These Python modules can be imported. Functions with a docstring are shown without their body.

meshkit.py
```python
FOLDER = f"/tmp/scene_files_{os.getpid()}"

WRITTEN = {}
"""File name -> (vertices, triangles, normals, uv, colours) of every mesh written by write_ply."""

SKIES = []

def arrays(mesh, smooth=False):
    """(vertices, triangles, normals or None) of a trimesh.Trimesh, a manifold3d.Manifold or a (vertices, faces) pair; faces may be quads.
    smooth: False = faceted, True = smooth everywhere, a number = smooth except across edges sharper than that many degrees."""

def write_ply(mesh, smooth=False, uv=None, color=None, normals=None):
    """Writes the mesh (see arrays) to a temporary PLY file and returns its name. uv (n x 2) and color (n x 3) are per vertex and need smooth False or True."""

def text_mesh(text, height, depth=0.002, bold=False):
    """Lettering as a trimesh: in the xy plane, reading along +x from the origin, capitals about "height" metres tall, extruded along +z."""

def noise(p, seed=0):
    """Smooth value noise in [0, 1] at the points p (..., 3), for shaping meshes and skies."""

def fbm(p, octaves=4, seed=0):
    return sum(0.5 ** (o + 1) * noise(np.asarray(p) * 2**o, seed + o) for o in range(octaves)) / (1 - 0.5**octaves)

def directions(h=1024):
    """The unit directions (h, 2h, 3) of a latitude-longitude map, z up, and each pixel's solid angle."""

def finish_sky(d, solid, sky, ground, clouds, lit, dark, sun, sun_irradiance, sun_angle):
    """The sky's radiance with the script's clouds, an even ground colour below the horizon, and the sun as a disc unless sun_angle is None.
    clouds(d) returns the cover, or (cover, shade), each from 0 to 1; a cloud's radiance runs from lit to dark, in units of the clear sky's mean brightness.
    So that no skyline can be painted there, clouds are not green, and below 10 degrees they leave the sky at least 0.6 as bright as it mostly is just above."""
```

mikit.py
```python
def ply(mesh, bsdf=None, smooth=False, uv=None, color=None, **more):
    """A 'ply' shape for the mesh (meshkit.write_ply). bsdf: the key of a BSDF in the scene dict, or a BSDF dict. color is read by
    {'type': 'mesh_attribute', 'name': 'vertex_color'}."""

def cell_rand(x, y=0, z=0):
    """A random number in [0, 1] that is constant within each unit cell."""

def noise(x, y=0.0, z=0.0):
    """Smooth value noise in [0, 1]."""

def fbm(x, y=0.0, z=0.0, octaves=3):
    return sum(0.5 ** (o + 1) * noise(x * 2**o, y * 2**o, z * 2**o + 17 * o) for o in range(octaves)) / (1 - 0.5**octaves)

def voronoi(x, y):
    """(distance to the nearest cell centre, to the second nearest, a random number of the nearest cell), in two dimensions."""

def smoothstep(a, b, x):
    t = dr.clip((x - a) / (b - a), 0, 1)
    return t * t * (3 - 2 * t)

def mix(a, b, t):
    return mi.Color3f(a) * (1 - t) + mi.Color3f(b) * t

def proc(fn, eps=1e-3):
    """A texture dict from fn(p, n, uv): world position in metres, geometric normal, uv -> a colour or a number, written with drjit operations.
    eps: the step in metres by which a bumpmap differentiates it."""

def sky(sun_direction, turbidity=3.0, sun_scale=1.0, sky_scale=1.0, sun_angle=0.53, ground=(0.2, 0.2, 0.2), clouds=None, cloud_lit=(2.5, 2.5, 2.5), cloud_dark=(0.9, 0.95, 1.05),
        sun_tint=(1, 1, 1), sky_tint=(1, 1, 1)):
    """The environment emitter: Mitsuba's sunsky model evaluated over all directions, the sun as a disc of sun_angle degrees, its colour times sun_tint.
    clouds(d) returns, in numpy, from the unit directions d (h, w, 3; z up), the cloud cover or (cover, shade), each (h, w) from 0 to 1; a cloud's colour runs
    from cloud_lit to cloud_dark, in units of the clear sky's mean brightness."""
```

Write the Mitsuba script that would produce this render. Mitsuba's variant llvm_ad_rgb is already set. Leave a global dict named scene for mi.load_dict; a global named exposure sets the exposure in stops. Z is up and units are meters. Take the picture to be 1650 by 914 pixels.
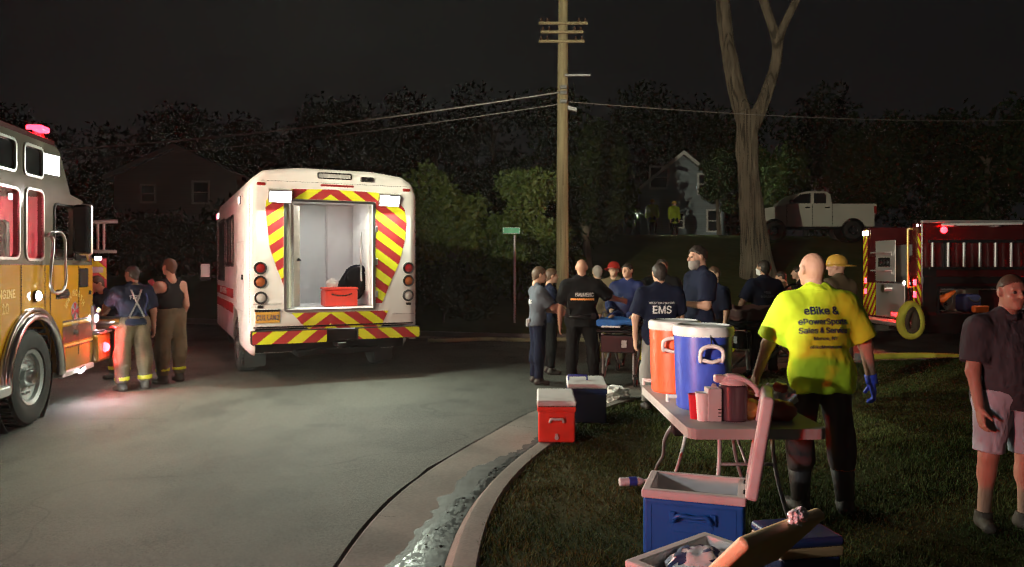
import math, random
import numpy as np, trimesh, shapely
import drjit as dr
import mitsuba as mi
import mikit, meshkit
from mikit import proc, noise, fbm, voronoi, cell_rand, smoothstep, mix
from shapely import Polygon, Point, box as sbox
from shapely import affinity as aff

scene, labels = {}, {}
rng = np.random.default_rng(7)
PI = math.pi
exposure = 0.0
CAM_Z, FPX, CX, HY = 1.72, 1200.0, 825.0, 430.0     # focal length and horizon in pixels of the 1650 px wide photograph
T4 = mi.ScalarTransform4f
scene['camera'] = {'type': 'perspective', 'fov': 2 * math.degrees(math.atan(825 / FPX)), 'fov_axis': 'x', 'near_clip': 0.05, 'far_clip': 500.0,
                   'principal_point_offset_y': (457.0 - HY) / 914.0,
                   'to_world': T4().look_at(origin=[0, 0, CAM_Z], target=[0, 10, CAM_Z], up=[0, 0, 1])}
# an overcast night sky: one even, very dim, faintly warm grey
SKY = 0.0056
scene['sky'] = mikit.sky((0.3, -0.5, 0.8), turbidity=3, sun_scale=0.0, sky_scale=0.01, sun_angle=10, ground=(0.1, 0.1, 0.1), clouds=lambda d: 1.0,
                         cloud_lit=(1.0, 0.98, 1.02), cloud_dark=(1.0, 0.98, 1.02))
_b = np.array(scene['sky']['bitmap'])
scene['sky'] = mikit.sky((0.3, -0.5, 0.8), turbidity=3, sun_scale=0.0, sky_scale=0.01 * SKY / float(_b[:200].mean()), sun_angle=10, ground=(0.1, 0.1, 0.1), clouds=lambda d: 1.0,
                         cloud_lit=(1.0, 0.98, 1.02), cloud_dark=(1.0, 0.98, 1.02))
scene['sky']['sampling_weight'] = 3.0
# lamp colours (each lamp sits in the housing of the thing that carries it)
WHITE, GREENW, RED, AMBER, WARM = np.array([0.88, 1.0, 0.80]), np.array([1.0, 0.98, 0.72]), np.array([1.0, 0.0004, 0.0008]), np.array([1.0, 0.5, 0.08]), np.array([1.0, 0.8, 0.55])

# ---------------------------------------------------------------- materials
def rgb(c): return {'type': 'rgb', 'value': [float(x) for x in c]}
def mat(name, c, rough=0.5, metal=0.0, spec=0.5, clear=0.0, sheen=0.0, bump=None, bscale=0.002):
    base = {'type': 'principled', 'base_color': c if isinstance(c, dict) else rgb(c), 'roughness': rough, 'metallic': metal, 'specular': spec}
    if clear: base.update(clearcoat=clear, clearcoat_gloss=0.9)
    if sheen: base['sheen'] = sheen
    if bump is not None:
        base = {'type': 'bumpmap', 'arbitrary': {**proc(bump, 0.003), }, 'scale': bscale, 'bsdf': base}
    scene['mat_' + name] = {'type': 'twosided', 'bsdf': base}
    return 'mat_' + name
def P3(p): return p.x, p.y, p.z
def f_asphalt(p, n, uv):
    a = fbm(p.x * 0.5, p.y * 0.5, 3.0, 4); g = noise(p.x * 90, p.y * 90); g2 = noise(p.x * 260, p.y * 260)
    stain = smoothstep(0.50, 0.66, fbm(p.x * 1.1 + 8, p.y * 0.8, 1.0, 3)) + 0.6 * smoothstep(0.6, 0.75, noise(p.x * 3.1, p.y * 2.3, 4.0))
    c = 0.052 + 0.035 * (a - 0.5) + 0.03 * (g - 0.5) + 0.03 * (g2 - 0.5) - 0.014 * stain
    w1 = dr.abs(fbm(p.x * 0.45 + 3, p.y * 0.45, 9.0, 4) - 0.5)
    crack = 1 - smoothstep(0.002, 0.006, w1)
    c = c * (1 - 0.28 * crack)
    return mi.Color3f(c * 0.99, c * 1.01, c * 0.88)
def f_concrete(p, n, uv):
    a = fbm(p.x * 2.2, p.y * 2.2, p.z, 4); g = noise(p.x * 70, p.y * 70, p.z * 70); s = smoothstep(0.5, 0.75, fbm(p.x * 0.9, p.y * 1.3, 5.0, 3))
    c = 0.125 + 0.07 * (a - 0.5) + 0.035 * (g - 0.5) - 0.035 * s
    return mi.Color3f(c * 1.05, c * 0.97, c * 0.86)
def f_lawn(p, n, uv):
    a = fbm(p.x * 1.3, p.y * 1.3, 0.0, 4); b = noise(p.x * 30, p.y * 30)
    t = dr.clip(1.6 * a - 0.3 + 0.35 * (b - 0.5), 0, 1)
    return mix((0.020, 0.028, 0.008), (0.055, 0.050, 0.020), t)
def f_blade(p, n, uv):
    a = fbm(p.x * 1.3, p.y * 1.3, 0.0, 3); r = cell_rand(dr.floor(p.x * 60), dr.floor(p.y * 60))
    t = dr.clip(1.5 * a - 0.35 + 0.6 * (r - 0.5), 0, 1)
    return mix((0.028, 0.050, 0.010), (0.070, 0.082, 0.024), t)
def f_hill(p, n, uv):
    a = fbm(p.x * 0.6, p.y * 0.6, 0.0, 4); b = noise(p.x * 9, p.y * 9)
    return mix((0.022, 0.034, 0.008), (0.05, 0.05, 0.018), dr.clip(a + 0.5 * (b - 0.5), 0, 1))
def f_bark(p, n, uv):
    th = dr.atan2(p.y - 27.5, p.x - 9.0)
    v = fbm(th * 9, p.z * 1.2, 2.0, 4); w = fbm(p.x * 9, p.y * 9, p.z * 1.5, 3)
    r = 1 - 2 * dr.abs(fbm(th * 7 + 3, p.z * 0.55, 6.0, 3) - 0.5); fur = smoothstep(0.80, 0.98, r)
    return mix((0.06, 0.048, 0.036), (0.25, 0.205, 0.155), dr.clip(0.5 * v + 0.7 * w - 0.1, 0, 1)) * (1 - 0.65 * fur)
def f_pole(p, n, uv):
    w = fbm(p.x * 40, p.y * 40, p.z * 0.8, 3); a = noise(p.x * 3, p.y * 3, p.z * 0.6)
    return mix((0.09, 0.07, 0.04), (0.34, 0.29, 0.17), dr.clip(0.9 * w + 0.7 * a - 0.3, 0, 1))
def leaf_fn(lo, hi):
    def f(p, n, uv):
        r = cell_rand(dr.floor(p.x * 7), dr.floor(p.y * 7), dr.floor(p.z * 7)); a = noise(p.x * 1.2, p.y * 1.2, p.z * 1.2)
        return mix(lo, hi, dr.clip(0.6 * r + 0.7 * a - 0.15, 0, 1))
    return f
def f_siding(c):
    def f(p, n, uv):
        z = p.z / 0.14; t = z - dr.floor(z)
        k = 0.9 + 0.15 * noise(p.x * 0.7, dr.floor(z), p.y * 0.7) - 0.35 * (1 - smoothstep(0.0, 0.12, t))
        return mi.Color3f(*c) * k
    return f
def grime(c, amount=0.35, s=3.0, zlow=None):
    def f(p, n, uv):
        a = fbm(p.x * s, p.y * s, p.z * s * 0.7, 4)
        k = 1 - amount * smoothstep(0.45, 0.8, a)
        out = mi.Color3f(*c) * k
        if zlow is not None:
            d = smoothstep(zlow + 0.45, zlow, p.z) * (0.35 + 0.5 * a)
            out = out * (1 - d) + mi.Color3f(0.10, 0.085, 0.065) * d
        return out
    return proc(f)
def weave(s): 
    def f(p, n, uv): return fbm(p.x * s, p.y * s, p.z * s, 3)
    return f

M = {}
M['asphalt'] = mat('asphalt', proc(f_asphalt), 0.75, spec=0.35, bump=lambda p, n, uv: noise(p.x * 130, p.y * 130) + 0.5 * noise(p.x * 320, p.y * 320), bscale=0.004)
M['concrete'] = mat('concrete', proc(f_concrete), 0.8, spec=0.3)
M['lawn'] = mat('lawn', proc(f_lawn), 0.95, spec=0.1)
M['blade'] = mat('blade', proc(f_blade), 0.8, spec=0.15)
M['hill'] = mat('hill', proc(f_hill), 0.95, spec=0.1)
M['bark'] = mat('bark', proc(f_bark), 0.9, spec=0.1, bump=lambda p, n, uv: fbm(p.x * 7 + p.y * 5, p.y * 7, p.z * 1.1, 4), bscale=0.30)
M['pole'] = mat('pole', proc(f_pole), 0.85, spec=0.2)
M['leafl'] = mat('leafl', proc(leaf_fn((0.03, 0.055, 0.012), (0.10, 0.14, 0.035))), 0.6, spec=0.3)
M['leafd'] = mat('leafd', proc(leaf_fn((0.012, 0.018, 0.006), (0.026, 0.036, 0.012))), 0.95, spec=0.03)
M['water'] = mat('water', (0.030, 0.034, 0.036), proc(lambda p, n, uv: 0.26 + 0.30 * smoothstep(0.38, 0.62, fbm(p.x * 46, p.y * 22, 2.0, 3))), spec=0.22, bump=lambda p, n, uv: fbm(p.x * 60, p.y * 22, 0.0, 2), bscale=0.0004)
M['wetstone'] = mat('wetstone', proc(lambda p, n, uv: mi.Color3f(0.045) * (0.6 + 0.8 * fbm(p.x * 12, p.y * 12, 1.0, 3))), 0.55, spec=0.3)
M['tar'] = mat('tar', (0.008, 0.008, 0.008), 1.0, spec=0.0)
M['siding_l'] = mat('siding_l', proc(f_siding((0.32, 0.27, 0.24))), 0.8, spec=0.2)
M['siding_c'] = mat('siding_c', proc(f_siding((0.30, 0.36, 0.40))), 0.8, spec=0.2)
M['shingle'] = mat('shingle', grime((0.06, 0.055, 0.05), 0.4, 2.0), 0.9, spec=0.15)
M['trim'] = mat('trim', (0.72, 0.72, 0.70), 0.5)
M['darkglass'] = mat('darkglass', (0.012, 0.014, 0.016), 0.08, spec=0.6)
M['wire'] = mat('wire', (0.20, 0.19, 0.18), 0.35, spec=0.6)
M['steel'] = mat('steel', (0.55, 0.55, 0.55), 0.28, metal=1.0)
M['chrome'] = mat('chrome', (0.85, 0.85, 0.86), 0.10, metal=1.0)
M['alu'] = mat('alu', (0.62, 0.62, 0.62), 0.45, metal=0.7)
M['galv'] = mat('galv', (0.35, 0.36, 0.36), 0.5, metal=0.6)
M['rubber'] = mat('rubber', grime((0.022, 0.022, 0.022), 0.3, 5), 0.75, spec=0.3)
M['mirrorblack'] = mat('mirrorblack', (0.008, 0.008, 0.009), 0.9, spec=0.03)
M['black'] = mat('black', (0.014, 0.014, 0.015), 0.3, spec=0.25)
M['blackgloss'] = mat('blackgloss', (0.012, 0.012, 0.013), 0.15, clear=0.6)
M['buswhite'] = mat('buswhite', grime((0.74, 0.74, 0.72), 0.10, 2.0, 0.35), 0.28, clear=0.5)
M['beige'] = mat('beige', grime((0.50, 0.46, 0.36), 0.12, 3.0), 0.5)
M['panelwhite'] = mat('panelwhite', grime((0.68, 0.70, 0.70), 0.08, 3.0), 0.4)
M['reflred'] = mat('reflred', grime((0.42, 0.03, 0.035), 0.2, 4.0), 0.4, clear=0.4)
M['reflyel'] = mat('reflyel', grime((0.72, 0.76, 0.02), 0.15, 4.0), 0.4, clear=0.4)
M['engyellow'] = mat('engyellow', grime((0.46, 0.20, 0.006), 0.12, 1.5, 0.45), 0.14, spec=0.35)
M['enggrey'] = mat('enggrey', grime((0.105, 0.096, 0.078), 0.12, 2.0), 0.16, spec=0.3)
M['engdark'] = mat('engdark', (0.05, 0.028, 0.02), 0.3, clear=0.5)
M['gold'] = mat('gold', (0.75, 0.55, 0.18), 0.3, metal=0.4)
M['engred'] = mat('engred', grime((0.055, 0.004, 0.005), 0.2, 2.0), 0.25, clear=0.7)
M['redlens'] = mat('redlens', (0.28, 0.012, 0.012), 0.15, clear=0.8)
M['amberlens'] = mat('amberlens', (0.36, 0.10, 0.03), 0.15, clear=0.8)
M['clearlens'] = mat('clearlens', (0.55, 0.54, 0.52), 0.15, clear=0.8)
M['plate'] = mat('plate', (0.62, 0.33, 0.05), 0.4)
M['navyink'] = mat('navyink', (0.015, 0.03, 0.10), 0.6)
M['whiteink'] = mat('whiteink', (0.62, 0.62, 0.62), 0.6)
M['orangeband'] = mat('orangeband', (0.95, 0.42, 0.12), 0.35)
M['greensign'] = mat('greensign', (0.02, 0.30, 0.14), 0.35, clear=0.4)
M['ptable'] = mat('ptable', grime((0.32, 0.30, 0.285), 0.15, 5.0), 0.6)
M['orangeplast'] = mat('orangeplast', grime((0.82, 0.10, 0.035), 0.12, 6.0), 0.35)
M['blueplast'] = mat('blueplast', grime((0.035, 0.06, 0.36), 0.12, 6.0), 0.35)
M['blueplast2'] = mat('blueplast2', grime((0.010, 0.10, 0.40), 0.25, 6.0), 0.38)
M['navyplast'] = mat('navyplast', grime((0.02, 0.035, 0.12), 0.2, 6.0), 0.38)
M['redplast'] = mat('redplast', grime((0.72, 0.05, 0.03), 0.12, 6.0), 0.35)
M['whiteplast'] = mat('whiteplast', grime((0.52, 0.505, 0.50), 0.16, 7.0), 0.45)
M['creamplast'] = mat('creamplast', grime((0.70, 0.52, 0.30), 0.2, 6.0), 0.45)
M['tanplast'] = mat('tanplast', grime((0.42, 0.25, 0.12), 0.2, 6.0), 0.45)
M['pinkplast'] = mat('pinkplast', (0.55, 0.46, 0.45), 0.4)
M['redcup'] = mat('redcup', (0.6, 0.02, 0.04), 0.3)
M['foam'] = mat('foam', (0.8, 0.79, 0.77), 0.7)
M['paper'] = mat('paper', grime((0.5, 0.49, 0.48), 0.2, 8.0), 0.8)
M['jug'] = mat('jug', (0.06, 0.035, 0.045), 0.25)
M['brownbox'] = mat('brownbox', grime((0.26, 0.13, 0.05), 0.3, 8.0), 0.7)
M['snackred'] = mat('snackred', grime((0.42, 0.05, 0.03), 0.3, 9.0), 0.3)
M['snackyel'] = mat('snackyel', grime((0.48, 0.28, 0.06), 0.3, 9.0), 0.3)
M['film'] = mat('film', (0.66, 0.68, 0.70), 0.15, spec=0.8)
def CLOTH(p, n, uv): return fbm(p.x * 24, p.y * 24, p.z * 10, 3)
M['lime'] = mat('lime', grime((0.66, 0.92, 0.03), 0.06, 5.0), 0.8, bump=CLOTH, bscale=0.014)
M['hivis'] = mat('hivis', grime((0.26, 0.33, 0.02), 0.2, 6.0), 0.8)
M['skin'] = mat('skin', (0.46, 0.27, 0.19), 0.5, spec=0.4)
M['skin2'] = mat('skin2', (0.40, 0.22, 0.15), 0.5, spec=0.4)
M['lips'] = mat('lips', (0.30, 0.12, 0.10), 0.5)
M['eyewhite'] = mat('eyewhite', (0.05, 0.04, 0.035), 0.15)
M['hairdark'] = mat('hairdark', (0.022, 0.015, 0.011), 0.6)
M['hairbrown'] = mat('hairbrown', (0.07, 0.04, 0.022), 0.6)
M['hairgrey'] = mat('hairgrey', (0.22, 0.20, 0.18), 0.6)
M['navy'] = mat('navy', grime((0.008, 0.011, 0.028), 0.2, 8.0), 0.9, spec=0.15)
M['blacktex'] = mat('blacktex', grime((0.008, 0.008, 0.009), 0.2, 8.0), 0.9, spec=0.15)
M['greyshirt'] = mat('greyshirt', grime((0.075, 0.085, 0.105), 0.2, 8.0), 0.9, spec=0.2)
M['polo'] = mat('polo', grime((0.062, 0.068, 0.076), 0.2, 8.0), 0.9, spec=0.2, bump=CLOTH, bscale=0.03)
M['shorts'] = mat('shorts', grime((0.38, 0.43, 0.48), 0.12, 8.0), 0.85, bump=CLOTH, bscale=0.03)
M['darkpants'] = mat('darkpants', grime((0.045, 0.035, 0.034), 0.25, 8.0), 0.85)
M['greypants'] = mat('greypants', grime((0.20, 0.19, 0.18), 0.2, 8.0), 0.85)
M['turnout'] = mat('turnout', grime((0.10, 0.075, 0.040), 0.5, 5.0), 0.85)
M['turnoutd'] = mat('turnoutd', grime((0.07, 0.055, 0.033), 0.45, 5.0), 0.85)
M['royal'] = mat('royal', grime((0.009, 0.018, 0.095), 0.2, 8.0), 0.7)
M['blanket'] = mat('blanket', grime((0.03, 0.16, 0.52), 0.25, 9.0), 0.8)
M['glove'] = mat('glove', (0.06, 0.10, 0.72), 0.35)
M['boot'] = mat('boot', (0.03, 0.026, 0.024), 0.6)
M['tanshoe'] = mat('tanshoe', (0.07, 0.05, 0.035), 0.7)
M['helmyel'] = mat('helmyel', (0.48, 0.29, 0.05), 0.3)
M['helmred'] = mat('helmred', (0.24, 0.014, 0.010), 0.3)
M['hosepale'] = mat('hosepale', grime((0.26, 0.25, 0.15), 0.3, 6.0), 0.8)
M['hose'] = mat('hose', grime((0.55, 0.56, 0.06), 0.3, 6.0), 0.75)
M['coneorange'] = mat('coneorange', (0.75, 0.14, 0.02), 0.5)
M['truckwhite'] = mat('truckwhite', grime((0.55, 0.54, 0.48), 0.12, 1.0), 0.3, clear=0.6)
M['cabint'] = mat('cabint', (0.40, 0.36, 0.36), 0.7)
M['mattress'] = mat('mattress', (0.10, 0.035, 0.03), 0.7)
scene['mat_glass'] = {'type': 'thindielectric', 'int_ior': 1.5}
M['glass'] = 'mat_glass'
scene['mat_lens'] = {'type': 'diffuse', 'reflectance': rgb((0.5, 0.5, 0.5))}
M['lens'] = 'mat_lens'

# ---------------------------------------------------------------- naming
used = set()
def uniq(k):
    if k not in used:
        used.add(k); return k
    i = 1
    while f'{k}_{i:03d}' in used: i += 1
    k = f'{k}_{i:03d}'; used.add(k); return k
def thing(name, label, cat, group=None, kind=None):
    k = uniq(name); labels[k] = {'label': label, 'category': cat}
    if group: labels[k]['group'] = group
    if kind: labels[k]['kind'] = kind
    return k
def put(key, mesh, m, smooth=False, F=None, emit=None, weight=1.0):
    if isinstance(mesh, (list, tuple)) and len(mesh) and isinstance(mesh[0], trimesh.Trimesh): mesh = trimesh.util.concatenate(list(mesh))
    if F is not None:
        mesh = mesh.copy(); mesh.apply_transform(F)
    more = {}
    if emit is not None: more['emitter'] = {'type': 'area', 'radiance': rgb(emit), 'sampling_weight': float(weight)}
    scene[key] = mikit.ply(mesh, M[m], smooth, **more)
    return key
def part(parent, name, mesh, m, smooth=False, F=None, emit=None, weight=1.0, label=None, kind=None):
    k = uniq(parent + '__' + name)
    if label or kind: labels[k] = {}
    if label: labels[k]['label'] = label
    if kind: labels[k]['kind'] = kind
    return put(k, mesh, m, smooth, F, emit, weight)
def solo(name, mesh, m, label, cat, smooth=False, F=None, group=None, kind=None):
    return put(thing(name, label, cat, group, kind), mesh, m, smooth, F)
def struct(name, mesh, m, smooth=False):
    k = uniq(name); labels[k] = {'kind': 'structure'}
    return put(k, mesh, m, smooth)

# ---------------------------------------------------------------- geometry
def fr(x=0, y=0, z=0, rz=0, rx=0, ry=0, s=1.0):
    A = trimesh.transformations.euler_matrix(math.radians(rx), math.radians(ry), math.radians(rz), 'sxyz')
    A[:3, :3] *= s; A[:3, 3] = (x, y, z); return A
def px(u, d): return (u - CX) / FPX * d
def at(u, v, d): return np.array([px(u, d), d, CAM_Z - (v - HY) / FPX * d])
def gd(v, z=0.0): return (CAM_Z - z) * FPX / (v - HY)
def hull(p): return trimesh.convex.convex_hull(np.asarray(p, float))
def bx(x0, x1, y0, y1, z0, z1, b=0.0):
    if b <= 0:
        return trimesh.creation.box(bounds=[[x0, y0, z0], [x1, y1, z1]])
    p = []
    for x, sx in ((x0, 1), (x1, -1)):
        for y, sy in ((y0, 1), (y1, -1)):
            for z, sz in ((z0, 1), (z1, -1)):
                p += [(x + sx * b, y + sy * b, z), (x + sx * b, y, z + sz * b), (x, y + sy * b, z + sz * b)]
    return hull(p)
def rbox(x0, x1, y0, y1, z0, z1, r, n=2, extra=()):
    s = trimesh.creation.icosphere(subdivisions=n, radius=r).vertices
    c = [(x, y, z) for x in (x0 + r, x1 - r) for y in (y0 + r, y1 - r) for z in (z0 + r, z1 - r)] + list(extra)
    return hull(np.vstack([s + np.array(q) for q in c]))
def tube(pts, r, n=8, cap=True):
    p = np.asarray(pts, float); rr = np.broadcast_to(np.asarray(r, float), (len(p),))
    t = np.gradient(p, axis=0); t /= np.linalg.norm(t, axis=1, keepdims=True) + 1e-12
    a = np.cross(t, [0, 0, 1.0] if abs(t[0][2]) < 0.9 else [1.0, 0, 0]); 
    for i in range(len(a)):
        if np.linalg.norm(a[i]) < 1e-3: a[i] = a[i - 1] if i else (0, 1, 0)
        if i and a[i] @ a[i - 1] < 0: a[i] = -a[i]
    a /= np.linalg.norm(a, axis=1, keepdims=True) + 1e-12
    b = np.cross(t, a); th = np.arange(n) * 2 * PI / n
    v = p[:, None] + rr[:, None, None] * (np.cos(th)[None, :, None] * a[:, None] + np.sin(th)[None, :, None] * b[:, None])
    v = v.reshape(-1, 3); f = []
    for i in range(len(p) - 1):
        for j in range(n):
            q = (i * n + j, i * n + (j + 1) % n, (i + 1) * n + (j + 1) % n, (i + 1) * n + j)
            f += [(q[0], q[1], q[2]), (q[0], q[2], q[3])]
    if cap:
        v = np.vstack([v, p[:1], p[-1:]]); c0, c1 = len(v) - 2, len(v) - 1; o = (len(p) - 1) * n
        for j in range(n): f += [(c0, (j + 1) % n, j), (c1, o + j, o + (j + 1) % n)]
    return trimesh.Trimesh(v, f, process=False)
def curve(pts, n=24):
    from scipy.interpolate import CubicSpline
    p = np.asarray(pts, float); s = np.r_[0, np.cumsum(np.linalg.norm(np.diff(p, axis=0), axis=1))]
    return CubicSpline(s, p)(np.linspace(0, s[-1], n))
def cyl(p0, p1, r, n=16): return tube([p0, p1], r, n)
def lathe(prof, n=32, F=None):
    m = trimesh.creation.revolve(np.asarray(prof, float), sections=n)
    if F is not None: m.apply_transform(F)
    return m
def prism(poly, h, axis='z', at0=0.0):
    """a 2-D polygon extruded: axis x -> polygon in (y,z); y -> (x,z); z -> (x,y); from at0 to at0+h"""
    gs = getattr(poly, 'geoms', [poly]); ms = []
    for g in gs:
        if g.is_empty or g.geom_type != 'Polygon' or g.area < 1e-7: continue
        ms.append(trimesh.creation.extrude_polygon(g, h, engine='earcut'))
    m = trimesh.util.concatenate(ms); v = m.vertices.copy()
    if axis == 'x': m.vertices = np.c_[v[:, 2] + at0, v[:, 0], v[:, 1]]
    elif axis == 'y':
        m.vertices = np.c_[v[:, 0], v[:, 2] + at0, v[:, 1]]; m.invert()
    else: m.vertices = v + [0, 0, at0]
    return m
def rrect(x0, x1, y0, y1, r): return sbox(x0 + r, y0 + r, x1 - r, y1 - r).buffer(r, quad_segs=4)
def sub(a, bs): return trimesh.boolean.difference([a] + list(bs), engine='manifold')
def ring(poly, w): return poly.buffer(w, quad_segs=4).difference(poly)
def sheet(p0, p1, p2, p3): return trimesh.Trimesh([p0, p1, p2, p3], [[0, 1, 2], [0, 2, 3]], process=False)
def text(s, h, F, depth=0.003, bold=False, sx=1.0, centre=True):
    m = meshkit.text_mesh(s, h, depth, bold)
    if centre: m.apply_translation([-(m.bounds[0][0] + m.bounds[1][0]) / 2, 0, 0])
    m.vertices[:, 0] *= sx
    m.apply_transform(F); return m
UPR = fr(rx=90)                     # text plane -> upright, reading along +x, facing -y
def wheel(parent, F, r, w, rimr, tyre='rubber', rim='steel', lugs=8):
    """axis along local x, outer face at x=0, wheel inside x<0, centre at origin"""
    R = fr(ry=90)
    prof = [(rimr, -0.02), (rimr + 0.02, 0.0), (r - 0.09, 0.012), (r - 0.03, -0.01), (r, -0.05), (r, -w + 0.05), (r - 0.04, -w), (rimr, -w + 0.02), (rimr, -0.02)]
    t = lathe(prof, 40); t.apply_transform(R)
    tread = [bx(-w + 0.03, -0.03, -0.012, 0.012, r - 0.004, r + 0.008) for _ in range(40)]
    for i, q in enumerate(tread): q.apply_transform(fr(rx=i * 9))
    k = part(parent, 'wheel', [t] + tread, tyre, 30, F)
    rp = lathe([(0.001, -0.05), (rimr * 0.34, -0.045), (rimr * 0.36, -0.085), (rimr * 0.8, -0.11), (rimr * 0.86, -0.03), (rimr, -0.01), (rimr, -0.05), (0.001, -0.14)], 32); rp.apply_transform(R)
    part(k, 'rim', rp, rim, 30, F)
    hub = lathe([(0.001, 0.02), (rimr * 0.26, 0.015), (rimr * 0.32, -0.06), (0.001, -0.08)], 20); hub.apply_transform(R)
    part(k, 'hub', hub, 'chrome', 30, F)
    L = []
    for i in range(lugs):
        a = i * 2 * PI / lugs
        L.append(cyl((-0.10, rimr * 0.6 * math.cos(a), rimr * 0.6 * math.sin(a)), (-0.055, rimr * 0.6 * math.cos(a), rimr * 0.6 * math.sin(a)), 0.014, 6))
    part(k, 'lug_nuts', L, 'chrome', False, F)
    return k
# ---------------------------------------------------------------- the setting: road, gutter, kerb, lawn, slope
E = np.array([(-.2, -4), (-.62, -1), (-.9, 1.5), (-1.0, 3.2), (-.995, 4.26), (-.944, 5.03), (-.703, 6.25), (-.162, 7.79), (.297, 8.9), (1.2, 10.1), (3, 12.0), (5, 13.3), (8, 14.2), (14, 14.55), (28, 15.2), (60, 17)])
ec = curve(np.c_[E, np.zeros(len(E))], 260)[:, :2]
def offs(c, w):
    t = np.gradient(c, axis=0); t /= np.linalg.norm(t, axis=1, keepdims=True)
    return c + w * np.c_[t[:, 1], -t[:, 0]]
def nrm(c):
    t = np.gradient(c, axis=0); t /= np.linalg.norm(t, axis=1, keepdims=True); return np.c_[t[:, 1], -t[:, 0]]
GZ = 0.06                                                   # the lawn on this side
def strip(profile, c=ec):
    """profile: (offset to the right of the road's edge, z) -> a ribbon along the kerb line"""
    rows = [np.c_[offs(c, w), np.full(len(c), z)] for w, z in profile]
    n, k = len(c), len(rows); v = np.vstack(rows); f = []
    for a in range(k - 1):
        i = np.arange(n - 1)
        f += [np.c_[a * n + i, (a + 1) * n + i, (a + 1) * n + i + 1], np.c_[a * n + i, (a + 1) * n + i + 1, a * n + i + 1]]
    return trimesh.Trimesh(v, np.vstack(f), process=False)
FK = np.array([(-60, 30), (-30, 27), (-14, 24.5), (-9, 22.5), (-4, 19), (0, 17.6), (3, 17.6), (8, 20), (20, 22), (60, 26)], float)
def fk(x): return np.interp(x, FK[:, 0], FK[:, 1])
def hz(x, y):
    s = np.maximum(np.asarray(y, float) - fk(x), 0)
    return 0.12 + 0.172 * np.minimum(s, 19) * (1 - np.exp(-s / 3.0) * 0.6) + 0.02 * np.maximum(s - 19, 0)
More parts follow.
